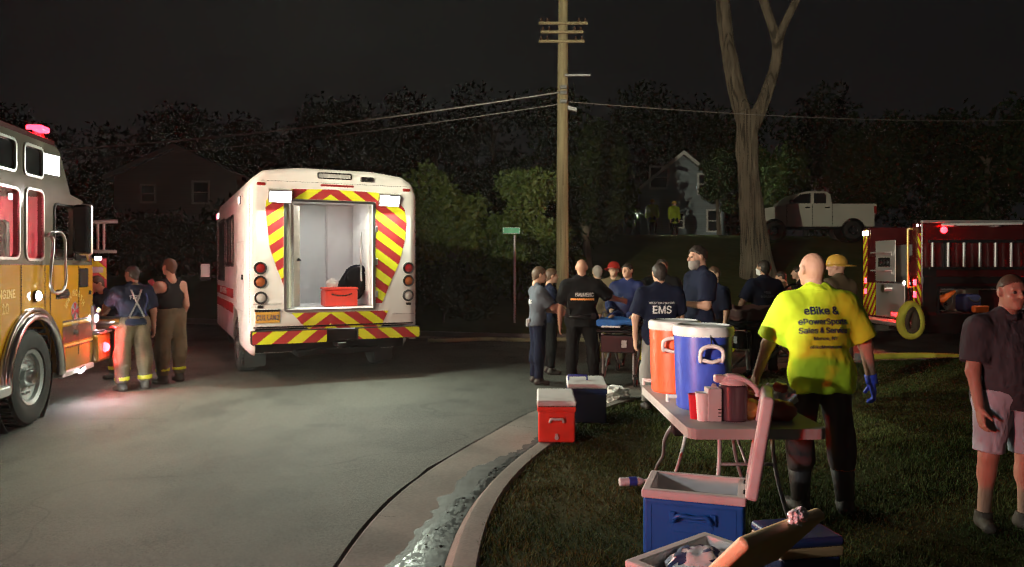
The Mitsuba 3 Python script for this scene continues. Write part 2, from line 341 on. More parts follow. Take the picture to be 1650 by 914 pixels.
def grid(xs, ys, zf):
    X, Y = np.meshgrid(xs, ys); Z = zf(X, Y); nx, ny = len(xs), len(ys)
    i = (np.arange(ny - 1)[:, None] * nx + np.arange(nx - 1)).ravel()
    return trimesh.Trimesh(np.c_[X.ravel(), Y.ravel(), Z.ravel()], np.vstack([np.c_[i, i + 1, i + nx + 1], np.c_[i, i + nx + 1, i + nx]]), process=False)
def plane(poly, z):
    vs, fs = trimesh.creation.triangulate_polygon(poly, engine='earcut'); return trimesh.Trimesh(np.c_[vs, np.full(len(vs), z)], fs, process=False)
struct('ground', grid(np.linspace(-250, 250, 21), np.linspace(-150, 350, 21), lambda x, y: x * 0 - 0.03), 'lawn')
struct('road', grid(np.linspace(-70, 70, 71), np.linspace(-16, 32, 49), lambda x, y: 0.012 * np.sin(x * 0.7) * np.sin(y * 0.5) * 0 + 0 * x), 'asphalt')
# concrete gutter pan, and the low rolled kerb, cut into slabs by joints
def slabs(name, profile, m, step):
    L = np.r_[0, np.cumsum(np.linalg.norm(np.diff(ec, axis=0), axis=1))]; tot = L[-1]; k = uniq(name); labels[k] = {'kind': 'structure'}
    a, rest = 0.0, []
    pts = []
    while a < min(tot, 34):
        q = np.linspace(a + 0.004, min(a + step, tot) - 0.004, 12)
        c = np.c_[np.interp(q, L, ec[:, 0]), np.interp(q, L, ec[:, 1])]
        pts.append(strip(profile, c)); a += step
    c = np.c_[np.interp(np.linspace(a, tot, 60), L, ec[:, 0]), np.interp(np.linspace(a, tot, 60), L, ec[:, 1])]
    put(k, strip([(w, z - 0.012) for w, z in profile]), 'tar')
    for s in pts: part(k, 'slab', s, m, 30)
    part(k, 'far_run', strip(profile, c), m, 30)
slabs('gutter', [(0, 0.007), (0.012, 0.016), (0.3, 0.012), (0.60, 0.002)], 'concrete', 3.05)
slabs('kerb', [(0.603, 0.001), (0.64, 0.045), (0.67, 0.075), (0.70, 0.082), (0.80, 0.084), (0.815, 0.05)], 'concrete', 3.05)
lawn_poly = Polygon(np.vstack([offs(ec, 0.812), [(60, -10), (0.8, -10)]])).buffer(0)
def lawnz(x, y): return GZ + 0.018 * (meshkit.fbm(np.stack([x * 0.9, y * 0.9, 0 * x], -1), 3, 4) - 0.5)
lawn_grid = grid(np.arange(-1.2, 60, 0.4), np.arange(-8, 17.5, 0.4), lawnz)
cent = lawn_grid.triangles_center
from shapely import contains_xy
keep = contains_xy(lawn_poly.buffer(-0.25), cent[:, 0], cent[:, 1]); lawn_grid.update_faces(keep); lawn_grid.remove_unreferenced_vertices()
struct('lawn', [plane(lawn_poly, GZ - 0.012), lawn_grid], 'lawn', False)
# grass blades on the lawn near the camera
def blades(n, xr, yr, poly, hgt, zf):
    P = np.c_[rng.uniform(*xr, n), rng.uniform(yr[0] ** 0.5, yr[1] ** 0.5, n) ** 2]
    P = P[contains_xy(poly, P[:, 0], P[:, 1])]; n = len(P)
    a = rng.uniform(0, 2 * PI, n); w = rng.uniform(0.003, 0.006, n) * (0.6 + 0.12 * P[:, 1]); h = hgt * rng.uniform(0.5, 1.2, n) * (0.55 + 0.8 * meshkit.noise(np.c_[P * 2.2, np.zeros(n)], 2))
    z = zf(P[:, 0], P[:, 1]) - 0.008; l = rng.normal(0, 0.5, (n, 2)) * h[:, None]
    A = np.c_[P - np.c_[np.cos(a) * w, np.sin(a) * w], z]; B = np.c_[P + np.c_[np.cos(a) * w, np.sin(a) * w], z]; C = np.c_[P + l, z + h]
    return trimesh.Trimesh(np.stack([A, B, C], 1).reshape(-1, 3), np.arange(3 * n).reshape(-1, 3), process=False)
g = thing('grass', 'short patchy mown grass covering the lawn behind the kerb', 'grass', kind='stuff')
put(g, blades(260000, (-0.6, 9.5), (1.6, 13.5), lawn_poly.buffer(0.015), 0.05, lawnz), 'blade')
# water running down the gutter
L0 = offs(ec, 0.60); sel = (ec[:, 1] > 2.0) & (ec[:, 1] < 8.6); cw = ec[sel]; yy = cw[:, 1]
rag = lambda s, k: (meshkit.fbm(np.c_[yy * k, np.full(len(yy), s), yy * 0], 4, 3) - 0.5)
cwf = np.c_[np.interp(np.linspace(0, 1, 300), np.linspace(0, 1, len(cw)), cw[:, 0]), np.interp(np.linspace(0, 1, 300), np.linspace(0, 1, len(cw)), cw[:, 1])]; yy = cwf[:, 1]
wd = np.interp(yy, [2, 4.2, 4.9, 5.5, 5.75, 6.0, 6.6, 7.2, 8.6], [.30, .27, .21, .13, .06, .10, .08, .05, .03]) * (1 + 0.5 * rag(1.0, 2.2)) + 0.05 * rag(5.0, 5.0) + 0.05 * rag(9.0, 16.0)
wd = np.maximum(wd, 0.015); gp = lambda w: np.interp(w, [0, 0.3, 0.6], [0.016, 0.012, 0.002])
tt = np.gradient(cwf, axis=0); tt /= np.linalg.norm(tt, axis=1, keepdims=True); nn = np.c_[tt[:, 1], -tt[:, 0]]
def gut(w0, dz):
    rows = []
    for q in np.linspace(0, 1, 8):
        w = 0.605 - w0 * (1 - q); rows.append(np.c_[cwf + nn * w[:, None], gp(w) + dz])
    n = len(cwf); v = np.vstack(rows); i = np.arange(n - 1)
    return trimesh.Trimesh(v, np.vstack([np.vstack([np.c_[a * n + i, (a + 1) * n + i, (a + 1) * n + i + 1], np.c_[a * n + i, (a + 1) * n + i + 1, a * n + i + 1]]) for a in range(7)]), process=False)
struct('wet_concrete', gut(np.maximum(wd + .045 + .10 * np.abs(rag(3.0, 7.0)) + np.interp(yy, [5.2, 5.8, 6.4, 7.0], [0, .10, .12, 0]), .03), 0.0025), 'wetstone', True)
rows = []
for q in np.linspace(0, 1, 8):
    w = 0.605 - wd * (1 - q); zz = gp(w) + 0.0055 + 0.002 * np.sin(PI * q)
    rows.append(np.c_[cwf + nn * w[:, None], zz])
n = len(cwf); v = np.vstack(rows); i = np.arange(n - 1)
struct('gutter_water', trimesh.Trimesh(v, np.vstack([np.vstack([np.c_[a * n + i, (a + 1) * n + i, (a + 1) * n + i + 1], np.c_[a * n + i, (a + 1) * n + i + 1, a * n + i + 1]]) for a in range(7)]), process=False), 'water', True)
# debris and pebbles lying in the trickle
deb = []
for k in range(60):
    j = rng.integers(20, 260); w = 0.605 - wd[j] * rng.uniform(0.05, 0.9); q = cwf[j] + nn[j] * w; s = rng.uniform(0.002, 0.012) * rng.uniform(.5, 1.2)
    m = trimesh.creation.icosphere(subdivisions=1, radius=1.0); m.vertices *= (s * rng.uniform(.6, 1.6), s * rng.uniform(.6, 1.6), s * 0.5); m.apply_translation((q[0], q[1], gp(w) + 0.008)); deb.append(m)
solo('gutter_debris', deb, 'tar', 'small dark leaves and grit lying in the wet gutter', 'debris', kind='stuff')
# far kerb, slope
fx = np.linspace(-58, 58, 240); fc = np.c_[fx, fk(fx)]
def rib(o0, z0, o1, z1):
    a, b = np.c_[fc[:, 0], fc[:, 1] + o0, np.full(240, z0)], np.c_[fc[:, 0], fc[:, 1] + o1, np.full(240, z1)]; i = np.arange(239)
    return trimesh.Trimesh(np.vstack([a, b]), np.vstack([np.c_[i, i + 1, 240 + i + 1], np.c_[i, 240 + i + 1, 240 + i]]), process=False)
struct('far_kerb', [rib(-0.45, 0.006, 0, 0.012), rib(0, 0.012, 0.03, 0.12), rib(0.03, 0.12, 0.2, 0.125)], 'concrete')
def slope():
    xs = np.linspace(-75, 75, 151); ss = np.r_[0.18, 0.6, 1.2, 2, 3, 4.5, 6, 8, 10, 13, 16, 19, 22, 28, 36, 50, 80, 140]; X, S = np.meshgrid(xs, ss); Y = fk(X) + S
    Z = hz(X, Y) + 0.10 * (meshkit.fbm(np.stack([X * 0.5, Y * 0.5, 0 * X], -1), 3, 8) - 0.5) * (S > 0.5)
    nx, ny = len(xs), len(ss); i = (np.arange(ny - 1)[:, None] * nx + np.arange(nx - 1)).ravel()
    return trimesh.Trimesh(np.c_[X.ravel(), Y.ravel(), Z.ravel()], np.vstack([np.c_[i, i + 1, i + nx + 1], np.c_[i, i + nx + 1, i + nx]]), process=False)
jn = meshkit.fbm(np.c_[ec * 3, np.zeros(len(ec))], 4, 12) - .5
ja, jb = offs(ec, -.012) - 0, offs(ec, .006); ja = ja - (.008 + np.abs(jn) * .10)[:, None] * nrm(ec)
i = np.arange(len(ec) - 1); n_ = len(ec)
struct('road_joint', trimesh.Trimesh(np.vstack([np.c_[ja, np.full(n_, .0042)], np.c_[jb, np.full(n_, .0045)]]), np.vstack([np.c_[i, n_ + i, n_ + i + 1], np.c_[i, n_ + i + 1, i + 1]]), process=False), 'tar')
struct('hill', slope(), 'hill', True)

# ---------------------------------------------------------------- trees
def leafcloud(blobs, n, size, shell=0.55, seed=1):
    r = np.random.default_rng(seed); vol = np.array([b[3] * b[4] * b[5] for b in blobs]) ** 0.75; cnt = np.maximum((n * vol / vol.sum()).astype(int), 8); C = []
    for b, k in zip(blobs, cnt):
        d = r.normal(size=(k, 3)); d /= np.linalg.norm(d, axis=1, keepdims=True); rad = shell + (1 - shell) * r.random((k, 1)) ** 0.6
        rad *= 0.75 + 0.5 * meshkit.noise(d * 2.6 + b[0] * 3, 5)[:, None]
        C.append(np.array(b[:3]) + d * rad * np.array(b[3:6]))
    C = np.vstack(C); k = len(C); s = size * r.uniform(0.6, 1.4, (k, 1))
    a = r.normal(size=(k, 3)); a /= np.linalg.norm(a, axis=1, keepdims=True); b = np.cross(a, r.normal(size=(k, 3))); b /= np.linalg.norm(b, axis=1, keepdims=True)
    v = np.stack([C - a * s, C + b * s * 0.45, C + a * s, C - b * s * 0.45], 1).reshape(-1, 3); i = np.arange(k) * 4
    return trimesh.Trimesh(v, np.vstack([np.c_[i, i + 1, i + 2], np.c_[i, i + 2, i + 3]]), process=False)
def tree(name, label, group, x, y, h, w, z0=None, n=3500, size=0.2, leaf='leafd', seed=1, low=0.15, trunk=None):
    r = np.random.default_rng(seed); z = hz(x, y) if z0 is None else z0; k = thing(name, label, 'bush' if 'bush' in name or 'shrub' in name else 'tree', group)
    tr = trunk or 0.03 * h; base = np.array([x, y, z - 0.15]); P = curve([base, base + [0.05 * h * r.normal() * .4, 0, 0.35 * h], base + [0.08 * h * r.normal() * .5, 0.02 * h, 0.8 * h]], 8)
    ms = [tube(P, np.linspace(tr, tr * 0.25, 8), 8)]; blobs = []
    for i in range(24 if leaf == 'leafl' else 14):
        f = low + (0.97 - low) * r.random(); a = r.uniform(0, 2 * PI); rr = w * 0.5 * (1 - 0.75 * abs(f - 0.45)) * r.uniform(0.35, 0.8)
        c = np.array([x + math.cos(a) * rr, y + math.sin(a) * rr * 0.9, z + h * f * 0.93]); b = w * r.uniform(0.18, 0.30)
        blobs.append((*c, b, b, b * r.uniform(0.7, 1.0)))
        q = P[min(int(f * 7), 6)]; ms.append(tube(curve([q, (q + c) / 2 + [0, 0, 0.05 * h], c], 5), np.linspace(tr * 0.4, tr * 0.08, 5), 5))
    part(k, 'trunk', ms, 'bark', True); part(k, 'crown', leafcloud(blobs, n, size, 0.25, seed), leaf, kind='stuff')
    return k
G1 = 'dark trees rising behind the houses and the slope'
for i, (u, d, h, w) in enumerate([(-30, 44, 8.5, 8), (60, 52, 9.5, 9), (180, 58, 9, 9), (300, 56, 10.5, 9), (420, 50, 8, 8), (520, 54, 10, 9), (610, 46, 7.5, 7), (700, 50, 9.5, 8), (790, 56, 11, 9), (890, 48, 9, 8), (1000, 58, 12, 10), (1100, 62, 12, 10), (1180, 56, 10, 8), (1300, 54, 10.5, 9), (1400, 48, 8, 8), (1500, 54, 10, 9), (1590, 48, 8.5, 8), (1690, 46, 9, 8)]):
    tree('dark_tree', 'tall leafy tree lost in the dark beyond the houses and slope', G1, px(u, d), d, h, w, n=5200, size=0.22, seed=30 + i, low=0.12)
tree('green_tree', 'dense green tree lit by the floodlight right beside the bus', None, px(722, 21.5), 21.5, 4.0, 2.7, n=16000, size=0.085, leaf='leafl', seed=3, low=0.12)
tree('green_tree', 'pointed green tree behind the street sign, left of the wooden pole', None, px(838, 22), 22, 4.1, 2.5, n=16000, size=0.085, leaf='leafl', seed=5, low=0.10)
tree('green_tree', 'dim loose tree just right of the wooden pole', None, px(950, 27), 27, 5.2, 3.6, n=7000, size=0.13, leaf='leafd', seed=8, low=0.15)
tree('green_bush', 'dark bush at the foot of the bus beneath the lit trees', None, px(715, 19.6), 19.6, 1.5, 2.6, n=3500, size=0.09, leaf='leafd', seed=11, low=0.3)
tree('green_bush', 'dark bush behind the foot of the wooden pole', None, px(895, 21.2), 21.2, 1.6, 2.0, n=3500, size=0.09, leaf='leafd', seed=12, low=0.3)
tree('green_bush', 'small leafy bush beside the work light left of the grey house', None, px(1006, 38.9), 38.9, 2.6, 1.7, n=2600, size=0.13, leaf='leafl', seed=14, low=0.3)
tree('green_tree', 'small dark tree standing before the grey blue house', None, px(1160, 42.5), 42.5, 5.0, 2.2, n=3800, size=0.16, leaf='leafd', seed=15, low=0.35)
tree('green_tree', 'dark tree left of the lit house window', None, px(978, 43.5), 43.5, 7.0, 3.0, n=3800, size=0.2, leaf='leafd', seed=19, low=0.3)
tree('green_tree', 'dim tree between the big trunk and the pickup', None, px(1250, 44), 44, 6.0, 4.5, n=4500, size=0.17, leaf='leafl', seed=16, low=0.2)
tree('green_bush', 'dark hedge bush below the gabled house at far left', None, px(225, 33), 33, 2.6, 5.5, n=4500, size=0.14, leaf='leafd', seed=17, low=0.2)
tree('green_bush', 'dark hedge bush between gabled house and bus', None, px(330, 31), 31, 2.6, 5.0, n=4500, size=0.14, leaf='leafd', seed=18, low=0.2)
# the big forked tree
bt = thing('big_tree', 'big bare forked tree trunk standing on the slope behind the crowd', 'tree'); D = 27.5; s = D / FPX
def wp(u, v, dd=0): return at(u, v, D) + [0, dd, 0]
def limb(name, pts, r, n=18, k=14):
    c = curve(pts, k); rr = np.interp(np.linspace(0, 1, k), np.linspace(0, 1, len(r)), r)
    m = tube(c, rr, n); m = m.subdivide() if k > 12 else m; nv = m.vertices; o = meshkit.fbm(nv * [2.5, 2.5, 1.0], 4, 3) - 0.5
    m.vertices = nv + m.vertex_normals * (o * 0.16)[:, None] * min(1, r[0] / 0.4); part(bt, name, m, 'bark', True)
limb('trunk', [wp(1224, 470), wp(1221, 430), wp(1215, 375), wp(1207, 300), wp(1204, 235), wp(1205, 180)], [0.80, 0.55, 0.45, 0.40, 0.385, 0.42], 24, 26)
limb('limb', [wp(1204, 215), wp(1192, 160, .1), wp(1178, 90, .2), wp(1168, 0, .3), wp(1150, -120, .5), wp(1120, -260, .8)], [0.34, 0.28, 0.26, 0.24, 0.18, 0.08], 16, 20)
limb('limb', [wp(1208, 210), wp(1228, 165, -.1), wp(1243, 120, -.2), wp(1248, 62, -.3)], [0.32, 0.23, 0.20, 0.20], 16, 16)
limb('limb', [wp(1248, 74, -.3), wp(1238, 40, -.3), wp(1226, 0, -.2), wp(1200, -110, 0), wp(1190, -230, 0)], [0.18, 0.16, 0.15, 0.11, 0.05], 14, 14)
limb('limb', [wp(1248, 74, -.3), wp(1262, 35, -.4), wp(1279, 0, -.5), wp(1320, -110, -1), wp(1370, -220, -1.4)], [0.17, 0.14, 0.13, 0.09, 0.04], 14, 14)
part(bt, 'crown', leafcloud([(*wp(u, v, dd), r, r, r * .8) for u, v, dd, r in ((1120, -260, 0, 2.6), (1040, -330, 1, 2.2), (1190, -340, 0, 2.8), (1370, -270, -1, 2.6), (1290, -380, 0, 2.8), (1450, -240, -2, 2.0), (980, -230, 2, 2.0))], 9000, 0.16, 0.2, 4), 'leafd', kind='stuff')

# ---------------------------------------------------------------- houses
def house_window(h, F, x0, x1, z0, z1, t=0.1, m='trim', cross=True):
    """in the wall plane y=0, outside is -y"""
    w = part(h, 'window', [bx(x0 - t, x0, -.05, .02, z0 - t, z1 + t), bx(x1, x1 + t, -.05, .02, z0 - t, z1 + t), bx(x0, x1, -.05, .02, z1, z1 + t), bx(x0, x1, -.07, .02, z0 - t, z0)], m, False, F)
    part(w, 'pane', bx(x0, x1, -.012, 0.0, z0, z1), 'darkglass', False, F)
    if cross: part(w, 'sash', bx(x0, x1, -.035, -.013, (z0 + z1) / 2 - .03, (z0 + z1) / 2 + .03), m, False, F)
def gable_house(label, F, w, eave, ridge, depth, siding, wins, over=0.4, base=-2.0):
    h = thing('house', label, 'house')
    part(h, 'wall', prism(Polygon([(-w / 2, base), (w / 2, base), (w / 2, eave), (0, ridge), (-w / 2, eave)]), depth, 'y'), siding, False, F)
    sl = (ridge - eave) / (w / 2); e = w / 2 + over; L = []
    for sg in (-1, 1):
        p = Polygon([(0, ridge + 0.02), (sg * e, eave - over * sl + 0.02), (sg * e, eave - over * sl + 0.2), (0, ridge + 0.22)]); L.append(prism(p, depth + 2 * over, 'y', -over))
    r = part(h, 'roof', L, 'shingle', False, F)
    B = []
    for sg in (-1, 1):
        p = Polygon([(0, ridge - 0.02), (sg * e, eave - over * sl - 0.02), (sg * e, eave - over * sl + 0.21), (0, ridge + 0.23)]); B.append(prism(p, 0.05, 'y', -over - .055))
    part(r, 'fascia', B, 'trim' if siding == 'siding_c' else 'siding_l', False, F)
    for q in wins: house_window(h, F, *q)
    return h
DL = 40
zc = lambda v, d: CAM_Z - (v - HY) / FPX * d
gable_house('dim beige gabled house in the dark behind the bus at far left', fr(px(283, DL), DL, 0, 4), 6.4, zc(286, DL), zc(240, DL), 9, 'siding_l',
            [(-1.75, -1.1, zc(325, DL), zc(300, DL)), (.95, 1.7, zc(326, DL), zc(294, DL))], base=1.0)
gable_house('lower dark wing house beside the beige gabled house', fr(px(372, 41), 41, 0, 4), 3.4, zc(300, 41), zc(282, 41), 7, 'siding_l', [(-.6, .1, zc(325, 41), zc(298, 41))], base=1.0)
DC = 46
gable_house('grey blue house with a white framed window lit by a work light', fr(px(1100, DC), DC, 0, -2), 5.2, zc(305, DC), zc(250, DC), 8, 'siding_c',
            [(-1.95, -.95, zc(302, DC), zc(270, DC), .12), (1.0, 1.35, zc(312, DC), zc(282, DC), .1), (-.5, .0, zc(366, DC), zc(345, DC), .1), (1.55, 2.25, zc(372, DC), zc(340, DC), .1)], base=1.5)
gable_house('tiny dormer gable showing pale above the dark trees left of the grey house', fr(px(993, 52), 52, 0, 30), 1.8, zc(275, 52), zc(246, 52), 5, 'siding_l', [], base=3.0)
# ---------------------------------------------------------------- people: distance fields meshed with surface nets
def surf(f, lo, hi, h):
    lo, hi = np.asarray(lo, float), np.asarray(hi, float); n = np.ceil((hi - lo) / h).astype(int) + 1
    ax = [lo[k] + h * np.arange(n[k]) for k in range(3)]
    # coarse pass: only evaluate near the surface
    st = 4; nc = -(-n // st) + 1; axc = [lo[k] + h * st * np.arange(nc[k]) for k in range(3)]
    Vc = f(np.stack(np.meshgrid(*axc, indexing='ij'), -1).reshape(-1, 3)).reshape(nc)
    V = np.repeat(np.repeat(np.repeat(Vc, st, 0), st, 1), st, 2)[:n[0], :n[1], :n[2]].copy()
    near = np.abs(V) < h * st * 2.2
    I = np.argwhere(near); V[near] = f(lo + I * h)
    ins = V < 0
    cs = [ins[a:n[0] - 1 + a, b:n[1] - 1 + b, c:n[2] - 1 + c] for a in (0, 1) for b in (0, 1) for c in (0, 1)]
    sm = sum(c.astype(np.int8) for c in cs); act = (sm > 0) & (sm < 8); idx = -np.ones(act.shape, int); A = np.argwhere(act); idx[act] = np.arange(len(A))
    if not len(A): return trimesh.Trimesh()
    pos, cnt = np.zeros((len(A), 3)), np.zeros((len(A), 1)); cor = np.array([(a, b, c) for a in (0, 1) for b in (0, 1) for c in (0, 1)])
    for i in range(8):
        for j in range(i + 1, 8):
            if np.abs(cor[i] - cor[j]).sum() != 1: continue
            va, vb = V[tuple((A + cor[i]).T)], V[tuple((A + cor[j]).T)]; x = (va < 0) != (vb < 0); t = np.where(x, va / np.where(x, va - vb, 1), 0)[:, None]
            pos += np.where(x[:, None], cor[i] + t * (cor[j] - cor[i]), 0); cnt += x[:, None]
    v = lo + (A + pos / cnt) * h; Fs = []
    for k in range(3):
        a, b = [q for q in range(3) if q != k]; s0 = [slice(None)] * 3; s1 = [slice(None)] * 3; s0[k] = slice(0, -1); s1[k] = slice(1, None)
        x = ins[tuple(s0)] != ins[tuple(s1)]; Q = np.argwhere(x); Q = Q[(Q[:, a] > 0) & (Q[:, b] > 0) & (Q[:, a] < n[a] - 1) & (Q[:, b] < n[b] - 1)]
        ea, eb = np.eye(3, dtype=int)[a], np.eye(3, dtype=int)[b]
        c = [idx[tuple((Q - da * ea - db * eb).T)] for da, db in ((1, 1), (0, 1), (0, 0), (1, 0))]
        flip = ins[tuple(Q.T)] ^ (k == 1)
        q = np.stack(c, 1); q = np.where(flip[:, None], q, q[:, ::-1]); q = q[(q >= 0).all(1)]
        Fs += [q[:, [0, 1, 2]], q[:, [0, 2, 3]]]
    return trimesh.Trimesh(v, np.vstack(Fs), process=False)
def rc(P, a, b, ra, rb):
    a, b = np.asarray(a, float), np.asarray(b, float); ba = b - a; t = np.clip(((P - a) @ ba) / (ba @ ba + 1e-12), 0, 1)
    return np.linalg.norm(P - a - t[:, None] * ba, axis=1) - (ra + (rb - ra) * t)
def ell(P, c, r):
    r = np.asarray(r, float); q = (P - np.asarray(c, float)) / r; k = np.linalg.norm(q, axis=1); return (k - 1) * r.min() * (1 if True else 0) if False else (k - 1) * k / (np.linalg.norm(q / r, axis=1) + 1e-9)
def smin(a, b, k=0.03):
    h = np.clip(0.5 + 0.5 * (b - a) / k, 0, 1); return b + (a - b) * h - k * h * (1 - h)
def unit(v): v = np.asarray(v, float); return v / np.linalg.norm(v)
def rotx(a): c, s = math.cos(a), math.sin(a); return np.array([[1, 0, 0], [0, c, -s], [0, s, c]])
def rotz(a): c, s = math.cos(a), math.sin(a); return np.array([[c, -s, 0], [s, c, 0], [0, 0, 1]])

def hand_mesh(wrist, u, w, thumb, curl, grow=0.0, h=0.006):
    """u: direction of the fingers, w: direction the palm faces, thumb: the side of the thumb"""
    u = unit(u); w = unit(np.asarray(w) - (np.asarray(w) @ u) * u); v = np.cross(w, u); v = v if v @ np.asarray(thumb) > 0 else -v
    R = np.stack([u, v, w], 1); prims = [((0, -.012, 0), (.085, -.028, 0), .020, .015), ((0, .0, 0), (.09, .0, 0), .022, .015), ((0, .014, 0), (.088, .028, 0), .020, .015)]
    for y, L in ((-.032, .058), (-.011, .072), (.011, .078), (.031, .070)):
        p = np.array([.092, y, 0.0]); a = 0.15 * curl
        for s, r in ((.45, .0092), (.32, .0085), (.23, .0075)):
            q = p + L * s * 1.05 * np.array([math.cos(a), y * 0.6, math.sin(a)]); prims.append((p, q, r + .0006, r)); p = q; a += 0.75 * curl
    t0, t1, t2 = np.array([.022, .026, .006]), np.array([.055, .050, .018]), np.array([.088, .056, .030 + .02 * curl]); prims += [(t0, t1, .016, .012), (t1, t2, .0115, .009)]
    def f(Q):
        d = np.full(len(Q), 9.0)
        for i, (a, b, ra, rb) in enumerate(prims): d = smin(d, rc(Q, a, b, ra + grow, rb + grow), 0.012 if i < 3 else 0.004)
        return d
    m = surf(f, (-.04, -.085, -.05), (.21, .10, .13), h); m.apply_transform(np.vstack([np.c_[R, np.asarray(wrist)], [0, 0, 0, 1]])); return m

class Person:
    def __init__(s, x, y, yaw, H, z=0.0, lean=0, arms=None, legs=None, head=(0, 0), width=1.0, belly=0.0, twist=0, sit=None, h=0.016, side=0):
        s.h, s.S = h, H / 1.775; s.w, s.belly = width, belly
        s.pel = np.array([0, 0, 0.955]); R = rotx(-math.radians(lean)) @ rotz(math.radians(twist)); s.R = R
        tp = lambda q: s.pel + R @ np.asarray(q, float)
        s.tp = tp; s.sh = {k: tp((sg * 0.190 * width, 0, 0.425)) for k, sg in (('R', 1), ('L', -1))}; s.hip = {k: s.pel + [sg * 0.092, 0, -0.04] for k, sg in (('R', 1), ('L', -1))}
        arms = arms or {}; legs = legs or {}; s.el, s.wr, s.fd = {}, {}, {}; s.kn, s.an, s.toe = {}, {}, {}
        for k, sg in (('R', 1), ('L', -1)):
            a = arms.get(k, ((sg * 0.16, 0.0, -1), (sg * 0.02, 0.22, -1))); s.el[k] = s.sh[k] + 0.295 * unit(a[0]); s.fd[k] = unit(a[1]); s.wr[k] = s.el[k] + 0.255 * s.fd[k]
            l = legs.get(k, ((sg * 0.08, 0.03, -1), (sg * 0.02, -0.05, -1))); s.kn[k] = s.hip[k] + 0.415 * unit(l[0]); s.an[k] = s.kn[k] + 0.42 * unit(l[1]); s.toe[k] = unit(l[2]) if len(l) > 2 else unit((sg * 0.2, 1, 0))
        low = min(s.an['R'][2], s.an['L'][2]) - 0.085 if sit is None else s.pel[2] - 0.10 - sit / s.S
        s.F = fr(x, y, z, yaw, s=s.S) @ fr(0, 0, -low); s.hd = tp((0, 0.035, 0.675)); s.nb = tp((0, -0.01, 0.50))
        s.HR = R @ rotz(math.radians(head[0])) @ rotx(math.radians(head[1]))
        pts = np.vstack([list(s.el.values()), list(s.wr.values()), list(s.kn.values()), list(s.an.values()), [s.hd, s.pel], list(s.sh.values())]); s.lo, s.hi = pts.min(0) - 0.24, pts.max(0) + 0.24
    def torso(s, P, g=0.0):
        Q = (P - s.pel) @ s.R; Q = Q.copy(); Q[:, 1] /= 0.72; Q[:, 0] /= s.w; b = s.belly
        d = rc(Q, (-.075, -.02, -.03), (.075, -.02, -.03), .115 + g, .115 + g)
        d = smin(d, rc(Q, (0, 0.01 + b, .07), (0, 0.02 + b * .6, .2), .148 + b * .5 + g, .142 + b * .4 + g), .06)
        d = smin(d, rc(Q, (-.055, 0.01, .28), (.055, 0.01, .28), .138 + g, .138 + g), .06)
        d = smin(d, rc(Q, (-.130, 0, .415), (.130, 0, .415), .078 + g, .078 + g), .06)
        d = smin(d, rc(Q, (-.14, -.01, .425), (-.03, -.02, .505), .048 + g, .052 + g), .04); d = smin(d, rc(Q, (.14, -.01, .425), (.03, -.02, .505), .048 + g, .052 + g), .04)
        return d * 0.85
    def arm(s, P, k, g, cut=None, lo=None):
        """cut: 0..1 along the upper arm, 1..2 along the forearm"""
        d = smin(rc(P, s.sh[k], s.el[k], .058 + g, .046 + g), rc(P, s.el[k], s.wr[k], .045 + g, .030 + g), .02)
        if cut is not None:
            c = s.sh[k] + cut * (s.el[k] - s.sh[k]) if cut <= 1 else s.el[k] + (cut - 1) * (s.wr[k] - s.el[k]); n = unit(s.el[k] - s.sh[k]) if cut <= 1 else s.fd[k]
            if cut <= 1: d = rc(P, s.sh[k], s.el[k], .060 + g, .054 + g)
            d = np.maximum(d, (P - c) @ n)
        return d
    def leg(s, P, k, g, cut=None, gl=None):
        gl = g if gl is None else gl; c = (s.kn[k] * .68 + s.an[k] * .32) - s.toe[k] * 0.018
        d = smin(rc(P, s.hip[k], s.kn[k], .090 + g, .058 + g), smin(rc(P, s.kn[k], s.an[k], .052 + gl, .040 + gl), rc(P, s.kn[k] * .8 + s.an[k] * .2 - s.toe[k] * .012, c, .055 + gl, .052 + gl), .04), .04)
        if cut is not None:
            a, b = (s.hip[k], s.kn[k]) if cut <= 1 else (s.kn[k], s.an[k]); q = a + (cut if cut <= 1 else cut - 1) * (b - a); d = np.maximum(d, (P - q) @ unit(b - a))
        return d
    def fold(s, P, a=0.014): return a * (meshkit.fbm(P * [8, 8, 4.5] + s.w * 7, 3, 5) - 0.5) * 2
    # -------- parts
    def start(s, label, skin='skin', gloves=(), cover_legs=True, bareleg=False, detail=False, ears=True, group=None, nose=1.0):
        s.k = thing('person', label, 'person', group); s.sk = skin
        def body(P):
            d = s.torso(P, -0.012)
            for k in 'RL': d = smin(d, s.arm(P, k, 0.0), .03)
            for k in 'RL': d = smin(d, s.leg(P, k, 0.0 if bareleg else -0.012), .03)
            return smin(d, rc(P, s.nb, s.hd + s.HR @ np.array([0, -.03, -.05]), .060, .054), .03)
        ms = [surf(body, s.lo, s.hi, s.h)]
        def face(P):
            Q = (P - s.hd) @ s.HR; ax = np.abs(Q[:, 0]); Qa = np.c_[ax, Q[:, 1:]]
            d = smin(ell(Q, (0, -.012, .022), (.076, .096, .098)), ell(Q, (0, .028, -.050), (.056, .064, .066)), .035)
            d = smin(d, rc(Q, (0, -.03, -.05), (0, -.05, -.14), .056, .058), .02)
            d = smin(d, rc(Qa, (.0, .083, .034), (.036, .074, .030), .010, .011), .014)
            d = smin(d, rc(Qa, (.042, .066, -.022), (.034, .074, -.03), .014, .014), .02)
            d = -smin(-d, ell(Qa, (.031, .098, .010), (.017, .016, .010)), .01)
            d = smin(d, rc(Q, (0, .086, .020), (0, .105 + .006 * nose, -.018), .009, .014 * nose), .010); d = smin(d, ell(Qa, (.012, .094, -.022), (.009, .012, .008)), .006)
